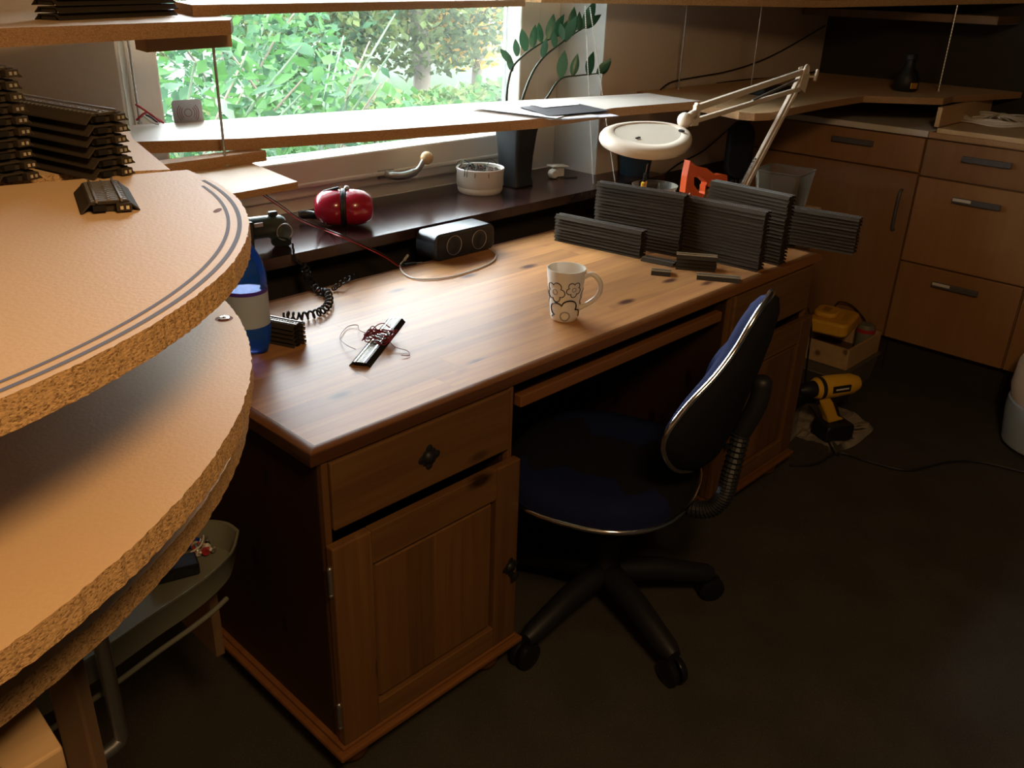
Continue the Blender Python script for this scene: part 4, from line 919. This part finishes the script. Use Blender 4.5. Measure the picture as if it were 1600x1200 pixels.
# backrest: curved shield
def bk(u, v, off_=0.0):
    """u -1..1 across, v 0..1 up the backrest"""
    return
BC = Vector((.865, -.285, 0))-CC
def back_pt(s, h, d):                       # s metres across (left +), h height, d outwards behind
    Rc = .34; a = s/Rc
    lean = (h-.68)*.22
    return BC + Ld*(math.sin(a)*(Rc+d)) - Fd*(math.cos(a)*(Rc+d)-Rc) - Fd*lean + Vector((0, 0, h))
bo = [(0, .545), (.09, .552), (.165, .585), (.215, .64), (.225, .69), (.195, .75), (.145, .80), (.105, .85), (.085, .89), (.055, .925), (0, .937)]
bo = smooth_path([(a, b, 0) for a, b in bo], 3); half = [(p_.x, p_.y) for p_ in bo]; loop = half+[(-a, b) for a, b in half[-2:0:-1]]
n = len(loop); cx_, cz_ = 0, .70
def lay_back(sc, d): return [back_pt(a*sc, cz_+(b-cz_)*sc, d) for a, b in loop]
def shell(lays, mats, name, split=False):
    vs = []; [vs.extend(l) for l in lays]
    fs = [(j*n+i, j*n+(i+1) % n, (j+1)*n+(i+1) % n, (j+1)*n+i) for j in range(len(lays)-1) for i in range(n)]+[tuple(range((len(lays)-1)*n, len(lays)*n))]
    return G().add(vs, fs).ob(name, mats, ch, smooth=60)
shell([lay_back(1, 0), lay_back(.97, .018), lay_back(.85, .030), lay_back(.6, .036), lay_back(.3, .038), lay_back(.05, .038)], 'black_fabric', 'backrest_shell')
shell([lay_back(.995, 0), lay_back(.97, -.018), lay_back(.88, -.032), lay_back(.6, -.040), lay_back(.3, -.042), lay_back(.05, -.042)], 'blue_fabric', 'backrest')
G().tube(lay_back(1.01, 0)+[lay_back(1.01, 0)[0]], .0072, 8).ob('backrest_rim', 'chrome', ch, smooth=60)
# bracket: pad and bellows
b0 = back_pt(0, .70, .045); b1_ = back_pt(0, .66, .06)
pb_ = [back_pt(0, .76, .050), back_pt(0, .70, .062), back_pt(0, .62, .055), back_pt(0, .52, .068), back_pt(0, .45, .075), back_pt(0, .405, .05), BC*.62+Vector((0, 0, .388)), BC*.3+Vector((0, 0, .388))]
G().tube(smooth_path(pb_[:3], 5), [.012]+[.021]*9+[.020], 12).ob('bracket_pad', 'black', ch, smooth=60)
sp_ = smooth_path(pb_[2:], 16); G().tube(sp_, [(.0215 if i % 2 else .0165) for i in range(len(sp_))], 14).ob('bellows', 'black', ch, smooth=None)
# ================================================================== FLOOR ITEMS NEAR THE CABINETS
cbx = empty('storage_box', (2.66, .25, 0), (0, 0, 0), 'clear lidded storage box on the floor under the small wooden crate', 'box')
tray(.36, .25, .40, .28, .115).ob('box_body', 'clear_plastic', cbx, smooth=40); G().prism(rrect(.41, .29, .02), .1152, .122).ob('box_lid', 'clear_plastic', cbx, bevel=.002)
G().bx((-.12, -.05, .005), (.10, .06, .06)).ob('box_contents', 'charcoal', cbx)
wc = empty('wooden_crate', (2.70, .25, .1225), (0, 0, 0), 'small open wooden crate with the yellow charger in it', 'crate')
for a, b in (((-.15, -.13, 0), (.15, -.12, .0875)), ((-.15, .12, 0), (.15, .13, .0875)), ((-.15, -.12, 0), (-.14, .12, .0875)), ((.14, -.12, 0), (.15, .12, .0875))): G().bx(a, b).ob('crate_side', 'raw_wood', wc, bevel=.001)
G().bx((-.14, -.12, 0), (.14, .12, .006)).ob('crate_base', 'raw_wood_up', wc)
cg = empty('battery_charger', (2.735, .285, .2565), (0, 0, math.radians(10)), 'yellow cordless battery charger lying on the wooden crate', 'charger')
G().prism(rrect(.215, .165, .03), -.045, .012).ob('charger_base', 'yellow', cg, bevel=.010, smooth=40)
G().prism(rrect(.115, .095, .03, 6, -.01, .028), .012, .034).ob('battery_seat', 'yellow', cg, bevel=.007, smooth=40)
G().prism(rrect(.06, .032, .010, 5, -.012, .03), .034, .0348).ob('battery_slot', 'yellow_dark', cg)
for i in range(11): G().box((-.045+i*.0085, -.050, .0124), (.0035, .026, .0015)).ob('vent_slot', 'yellow_dark', cg)
G().tube(smooth_path([(.095, .03, .0), (.125, .02, .03), (.145, -.03, .02), (.135, -.09, -.02), (.09, -.115, -.035)], 8), .003, 6).ob('charger_lead', 'black', cg, smooth=60)
dr_ = empty('glass_jar', (2.795, .165, .1287), (0, 0, 0), 'dusty grey jar with red band standing in the wooden crate', 'jar')
G().lathe([(.0001, -.06), (.034, -.058), (.036, -.05), (.036, .045), (.028, .058), (.0001, .06)], 24, TR(0, 0, .060)).ob('jar_body', 'tray_green', dr_, smooth=50); G().lathe([(.0368, .025), (.0368, .042)], 24, TR(0, 0, .060), cap=False).ob('red_band', 'wire_red', dr_)
# plastic bag
bgp = [at(x_, y_, z=.0)[:2] for x_, y_ in ((1234, 692), (1245, 640), (1275, 632), (1318, 640), (1345, 655), (1364, 670), (1352, 684), (1330, 700), (1296, 708), (1262, 700))]
nb = 26; vs = []; fs = []
ctr = Vector((sum(p_[0] for p_ in bgp)/len(bgp), sum(p_[1] for p_ in bgp)/len(bgp)))
lp2 = smooth_path([(p_[0], p_[1], 0) for p_ in bgp]+[(bgp[0][0], bgp[0][1], 0)], 6)[:-1]; n2 = len(lp2)
for j in range(9):
    s_ = 1-j/8.2
    for i, p_ in enumerate(lp2):
        x_ = ctr.x+(p_.x-ctr.x)*s_; y_ = ctr.y+(p_.y-ctr.y)*s_
        vs.append((x_, y_, .003+(0 if j == 0 else .013+.006*math.sin(x_*60+j)*math.cos(y_*50)+.003*random.random())))
fs = [(j*n2+i, j*n2+(i+1) % n2, (j+1)*n2+(i+1) % n2, (j+1)*n2+i) for j in range(8) for i in range(n2)]+[tuple(range(8*n2, 9*n2))]
G().add(vs, fs).ob('plastic_bag', 'bag_plastic', label='crumpled clear plastic bag on the floor under the cordless drill', category='bag')
# drill lying on its side
dq = at(1252, 624, z=.185); dk = at(1333, 612, z=.185); db = at(1313, 690, z=.0)
dl = empty('cordless_drill', ((dq.x+dk.x)/2, (dq.y+dk.y)/2, .035), label='yellow and black cordless drill standing on the clear bag', category='drill')
O = dl.location; ux = (dk-dq); Lg = ux.length; vv = (db-(dq+dk)/2)
MD = frame(Vector((0, 0, .185)), ux, Vector((0, 0, -1)))   # x: along the barrel (to the rear), y: down the grip
h_ = Lg/2
G().lathe([(.0001, -h_+.045), (.032, -h_+.045), (.040, -h_+.06), (.041, .02), (.038, h_*.8), (.026, h_+.008), (.0001, h_+.014)], 24, MD @ RY(PI/2)).ob('motor_housing', 'yellow', dl, smooth=50)
G().lathe([(.0001, -h_-.018), (.013, -h_-.016), (.021, -h_+.0), (.029, -h_+.016), (.030, -h_+.045)], 24, MD @ RY(PI/2)).ob('chuck', 'black', dl, smooth=40)
G().lathe([(.0412, -h_+.058), (.0415, -h_+.074)], 24, MD @ RY(PI/2), cap=False).ob('torque_collar', 'charcoal', dl)
G().box((.022, -.006, -.0405), (.075, .024, .006), MD).ob('badge', 'black', dl, bevel=.001); G().box((.022, -.006, -.0438), (.055, .006, .001), MD).ob('badge_text', 'tag_white', dl)
G().prism([(-.052, .026), (-.008, .026), (.020, .06), (.050, .115), (.085, .135), (.014, .142), (.004, .115), (-.030, .065)], -.019, .019, MD).ob('grip', 'yellow', dl, bevel=.007, smooth=40)
G().prism([(.0, .032), (.080, .030), (.078, .056), (.030, .060), (.064, .122), (.050, .116), (.018, .056)], -.0215, .0215, MD).ob('grip_rubber', 'black', dl, bevel=.004)
G().prism([(-.060, .034), (-.040, .034), (-.028, .055), (-.038, .064), (-.052, .056)], -.010, .010, MD).ob('trigger', 'black', dl, bevel=.003)
G().prism(rrect(.120, .072, .018, 5, .050, .176), -.048, .042, MD).ob('battery_pack', 'black', dl, bevel=.006, smooth=40)
# black cable across the floor
wire('floor_cable', [at(x_, y_, z=.005) for x_, y_ in ((1235, 727), (1275, 725), (1310, 708), (1360, 722), (1420, 735), (1480, 722), (1530, 722), (1600, 738))], .0045, 'black', 'black cable snaking over the dark carpet from the drill to the right', 'cable')
wire('floor_cable', [at(1262, 480, y=.05), at(1268, 510, y=.02), at(1262, 560, y=.0), at(1258, 620, z=.04), at(1275, 650, z=.035), at(1300, 700, z=.02), at(1312, 712, z=.006)], .003, 'black', 'thin black cable hanging from the desk end past the yellow drill', 'cable')
# white tub at the right edge
q = at(1612, 640, z=.25); wt_ = empty('laundry_tub', (2.42+.17, -.88, 0), label='cream tub with pale blue lower half cut off by the right edge of the photo', category='tub')
q = at(1592, 600, z=.26); dirn = Vector((RT.x, RT.y, 0)).normalized(); cc_ = Vector((q.x, q.y, 0))+dirn*.185; wt_.location = cc_
G().lathe([(.140, 0), (.165, .02), (.180, .14), (.178, .18), (.172, .186)], 40, cap=True).ob('tub_base', 'denim', wt_, smooth=40)
G().lathe([(.172, .187), (.182, .23), (.176, .32), (.150, .38), (.0001, .39)], 40).ob('tub_top', 'cream', wt_, smooth=50)
# ================================================================== LOWER LEFT CORNER
def post(px, py, z, w, d, z0, z1, name, mat, label, cat):
    p_ = at(px, py, z=z); return G().bx((-w/2, -d/2, 0), (w/2, d/2, z1-z0)).ob(name, mat, loc=(p_.x, p_.y, z0), rot=(0, 0, .75), bevel=.002, label=label, category=cat)
post(100, 1040, 1.0, .018, .024, 0, 1.106, 'wooden_post', 'raw_wood_up', 'brown wooden post carrying the round discs at the lower left', 'post')
pw = [at(x_, y_, z=1.055)[:2] for x_, y_ in ((-60, 1150), (-60, 1060), (49, 1088), (98, 1167), (20, 1215))]
G().prism([tuple(p_) for p_ in pw], 1.0, 1.055).ob('wooden_block', 'raw_wood', bevel=.002, label='bright bare wooden block at the bottom left corner of the photo', category='block')
# chrome frame
a_ = at(158, 990, z=.62); b_ = at(190, 1158, z=.62)
fx = at(190, 1155, z=.45); cf = empty('steel_frame', (fx.x, fx.y, 0), label='bent grey tubular steel frame behind the wooden post', category='frame')
dd = Vector((-.16, -.035, 0)); G().tube([(0, 0, .95), (0, 0, .455), (-.003, 0, .45)]+[dd*t+Vector((0, 0, .447)) for t in (.1, 1)], .011, 12).ob('frame_tube', 'steel', cf, smooth=50)
G().tube([dd+Vector((0, 0, .447)), dd+Vector((0, 0, .95))], .011, 12).ob('frame_tube', 'steel', cf, smooth=50)
# crescent tray with clutter
TZ = .60
tp = [at(x_, y_, z=TZ) for x_, y_ in ((372, 830), (362, 862), (330, 895), (290, 925), (240, 958), (180, 1000), (120, 1040), (40, 1090), (-40, 1110))]
bkp = [at(x_, y_, z=TZ) for x_, y_ in ((352, 817), (312, 814), (262, 822), (200, 850), (120, 910), (20, 990), (-60, 1060))][::-1]
lp3 = smooth_path([tuple(p_) for p_ in tp+bkp]+[tuple(tp[0])], 5)[:-1]; n3 = len(lp3)
cen = sum(lp3, Vector())/n3
tr_ = empty('plastic_tray', (cen.x, cen.y, TZ-.05), label='grey-green crescent plastic tray of loose electrical bits under the round discs', category='tray')
Q = tr_.location
def tl_(s, z): return [Vector((cen.x+(p_.x-cen.x)*s-Q.x, cen.y+(p_.y-cen.y)*s-Q.y, z)) for p_ in lp3]
lays = [tl_(.94, 0), tl_(1.0, .046), tl_(1.012, .047), tl_(1.012, .051), tl_(.985, .051), tl_(.93, .004)]
vs = []; [vs.extend(l) for l in lays]; fs = [(j*n3+i, j*n3+(i+1) % n3, (j+1)*n3+(i+1) % n3, (j+1)*n3+i) for j in range(5) for i in range(n3)]+[tuple(range(n3))[::-1], tuple(range(5*n3, 6*n3))]
G().add(vs, fs).ob('tray_body', 'tray_green', tr_, smooth=50)
hl = tl_(1.02, -.022)[8:40]; G().tube(hl, .0045, 8).ob('tray_rail', 'tray_green', tr_, smooth=60)
a_ = at(340, 1015, z=.30); G().bx((a_.x-.012-Q.x, a_.y-.02-Q.y, .30-Q.z), (a_.x+.006-Q.x, a_.y+.13-Q.y, .0)).ob('support_panel', 'raw_wood_up', tr_, bevel=.002)
TI = TZ-.046
def on_tray(px, py, dz=.004): p_ = at(px, py, z=TI); return Vector((p_.x, p_.y, TI+dz))
p_ = on_tray(278, 898); G().bx((-.035, -.02, 0), (.035, .02, .022)).ob('adapter', 'black_gloss', loc=p_, rot=(0, 0, -.3), bevel=.003, label='black plug adapter lying in the crescent tray', category='adapter')
p_ = on_tray(262, 876); G().bx((-.05, -.012, 0), (.05, .012, .014)).ob('red_tool', 'wire_red', loc=p_, rot=(0, 0, .9), bevel=.004, label='red handled tool lying in the crescent tray', category='tool')
p_ = on_tray(300, 850); G().bx((-.03, -.018, 0), (.03, .018, .014)).ob('blue_case', 'cap_blue', loc=p_, rot=(0, 0, .2), bevel=.006, label='small blue case lying in the crescent tray', category='case')
w3 = [on_tray(x_, y_, .02) for x_, y_ in ((270, 848), (290, 836), (318, 846), (316, 866), (300, 878))]
wire('tray_wire', w3, .0018, 'cable_white', 'thin white wire looped in the crescent tray', 'wire')
w3 = [on_tray(x_, y_, .015) for x_, y_ in ((215, 912), (240, 906), (262, 908))]
wire('tray_wire', w3, .0018, 'cable_white', 'short white lead beside the black adapter in the tray', 'wire')
bitc = ['steel', 'cable_white', 'wire_red', 'black', 'steel', 'contact']
for i in range(16):
    p_ = on_tray(random.uniform(305, 335), random.uniform(845, 875)); r_ = random.uniform(.004, .008)
    g = G().lathe([(r_, 0), (r_*1.1, r_*.5), (r_*.5, r_*1.2), (r_*.4, r_*2.6)], 8, RX(random.uniform(-1.3, 1.3)) @ RZ(random.uniform(0, 3)))
    g.ob('screw_bit', bitc[i % 6], loc=(p_.x, p_.y, TI+.008), smooth=40, label='loose little '+['steel screw', 'white connector', 'red connector', 'black connector', 'bright steel stud', 'brassy screw'][i % 6]+' among the bits at the tray tip', category='screw', group='loose bits in the crescent tray')
# ================================================================== GARDEN
G().prism([(-14, 1.4), (14, 1.4), (30, 40), (-30, 40)], -.10, -.05).ob('floor_garden', 'grass', kind='structure')
def leafcloud(n, cfn, size, mat, name, parent, var=.4):
    g = G(); vs = g.v; fs = g.f
    for i in range(n):
        p_ = cfn(); s_ = size*random.uniform(1-var, 1+var); E_ = Euler((random.uniform(-1.0, 1.0), random.uniform(-1.0, 1.0), random.uniform(0, 6.28))).to_matrix()
        o = len(vs)
        for q_ in ((0, 0, 0), (s_*.5, -s_*.32, s_*.04), (s_, 0, -s_*.06), (s_*.5, s_*.32, s_*.04)):
            w_ = E_ @ Vector(q_); vs.append((p_[0]+w_.x, p_[1]+w_.y, p_[2]+w_.z))
        fs.append((o, o+1, o+2, o+3)); g.m.append(0)
    return g.ob(name, mat, parent, kind='stuff')
def blob(c, r):
    def f():
        while True:
            v = Vector((random.uniform(-1, 1), random.uniform(-1, 1), random.uniform(-1, 1)))
            if .25 < v.length < 1: return (c[0]+v.x*r[0], c[1]+v.y*r[1], max(.02, c[2]+v.z*r[2]))
    return f
big = [leaf_mesh(.105, .036, .12, 'leaf', m_, 4, .2) for m_ in ('leaf_a', 'leaf_b', 'leaf_pale')]
def shrub(x, y, r, h, nleaf, nst, label, mats=('leaf_a', 'leaf_b'), small=.07):
    s = empty('shrub', (x, y, -.05), label=label, category='shrub')
    f = blob((0, 0, h*.55), (r, r*.8, h*.5))
    for i in range(9):
        a_ = random.uniform(0, 6.28); e_ = (r*.8*math.cos(a_), r*.7*math.sin(a_), h*random.uniform(.7, 1.12))
        G().tube(smooth_path([(0, 0, 0), (e_[0]*.3, e_[1]*.3, e_[2]*.6), e_], 4), [.014-.0013*k for k in range(9)], 5).ob('branch', 'bark' if i % 2 else 'leaf_pale', s, smooth=60)
    leafcloud(nst, f, small, mats[0], 'foliage', s); leafcloud(nst//2, f, small*1.2, mats[1], 'foliage', s)
    for i in range(nleaf):
        p_ = f(); o = place('leaf', big[random.choice((0, 0, 0, 1, 1, 2))], s, p_, (random.uniform(-.7, .7), random.uniform(-.7, .7), random.uniform(0, 6.28)))
        k_ = random.uniform(.6, 1.25); o.scale = (k_, k_, k_)
shrub(.95, 2.45, .75, 1.35, 120, 420, 'broad leafed green shrub just outside the left of the window')
shrub(1.85, 2.75, .62, 1.25, 130, 420, 'broad leafed shrub with pale leaves outside the middle of the window')
shrub(3.3, 3.6, .55, .75, 60, 500, 'lower leafy shrub outside the middle of the window, right of the big ones')
shrub(1.35, 1.8, .5, .72, 70, 300, 'low shrub close against the outside of the window', small=.05)
shrub(.75, 4.2, 1.2, 1.7, 60, 1500, 'tall shrub behind the left window shrubs', ('leaf_b', 'leaf_far'))
shrub(2.7, 5.0, 1.0, 1.5, 50, 1700, 'greyish green shrub further out behind the middle ones', ('leaf_b', 'leaf_a'))
def tree(x, y, h, r, n, mats, label, trunk=.09, size=.10, zc=.62):
    t = empty('tree', (x, y, -.05), label=label, category='tree')
    G().tube(smooth_path([(0, 0, 0), (.05, 0, h*.3), (-.04, .03, h*.6), (0, 0, h*.85)], 4), [trunk*(1-.05*i) for i in range(13)], 8).ob('trunk', 'bark', t, smooth=60)
    for k_, m_ in enumerate(mats): leafcloud(n//len(mats), blob((0, 0, h*zc), (r, r*.8, h*.42)), size, m_, 'foliage', t)
tree(at(470, 100, y=7.0).x, 7.0, 2.3, 1.2, 5200, ('leaf_far', 'leaf_c', 'leaf_b'), 'tree with mixed green leaves in the middle distance')
tree(at(655, 100, y=7.2).x, 7.2, 2.3, 1.2, 4800, ('leaf_far', 'leaf_c'), 'tree with a pale trunk right of the middle distance', .12)
tree(at(742, 100, y=7.4).x, 7.4, 2.3, 1.2, 3600, ('leaf_y', 'leaf_y', 'leaf_c'), 'tree turning yellow seen at the right of the window', .08)
tree(at(560, 100, y=11.5).x, 11.5, 2.9, 2.3, 6500, ('leaf_far', 'leaf_c'), 'big hazy tree far behind the middle ones', .16, .14)
tree(at(735, 100, y=16).x, 16, 2.9, 2.3, 6000, ('leaf_far', 'leaf_c', 'leaf_y'), 'big far tree behind the yellow one', .14, .14)
tree(1.9, 9.6, 2.7, 1.7, 5200, ('leaf_far', 'leaf_b'), 'dark green tree behind the left shrubs', .14, .12)
for i, (x_, y_, l_) in enumerate(((at(600, 150, y=5.2).x, 5.2, 'low light green bush in front of the mixed tree'), (at(690, 150, y=5.4).x, 5.4, 'low bush before the pale trunk'), (at(775, 150, y=5.6).x, 5.6, 'low bush below the yellow tree'))):
    shrub(x_, y_, .7, .55, 0, 1500, l_, ('leaf_c', 'leaf_a'), .08)
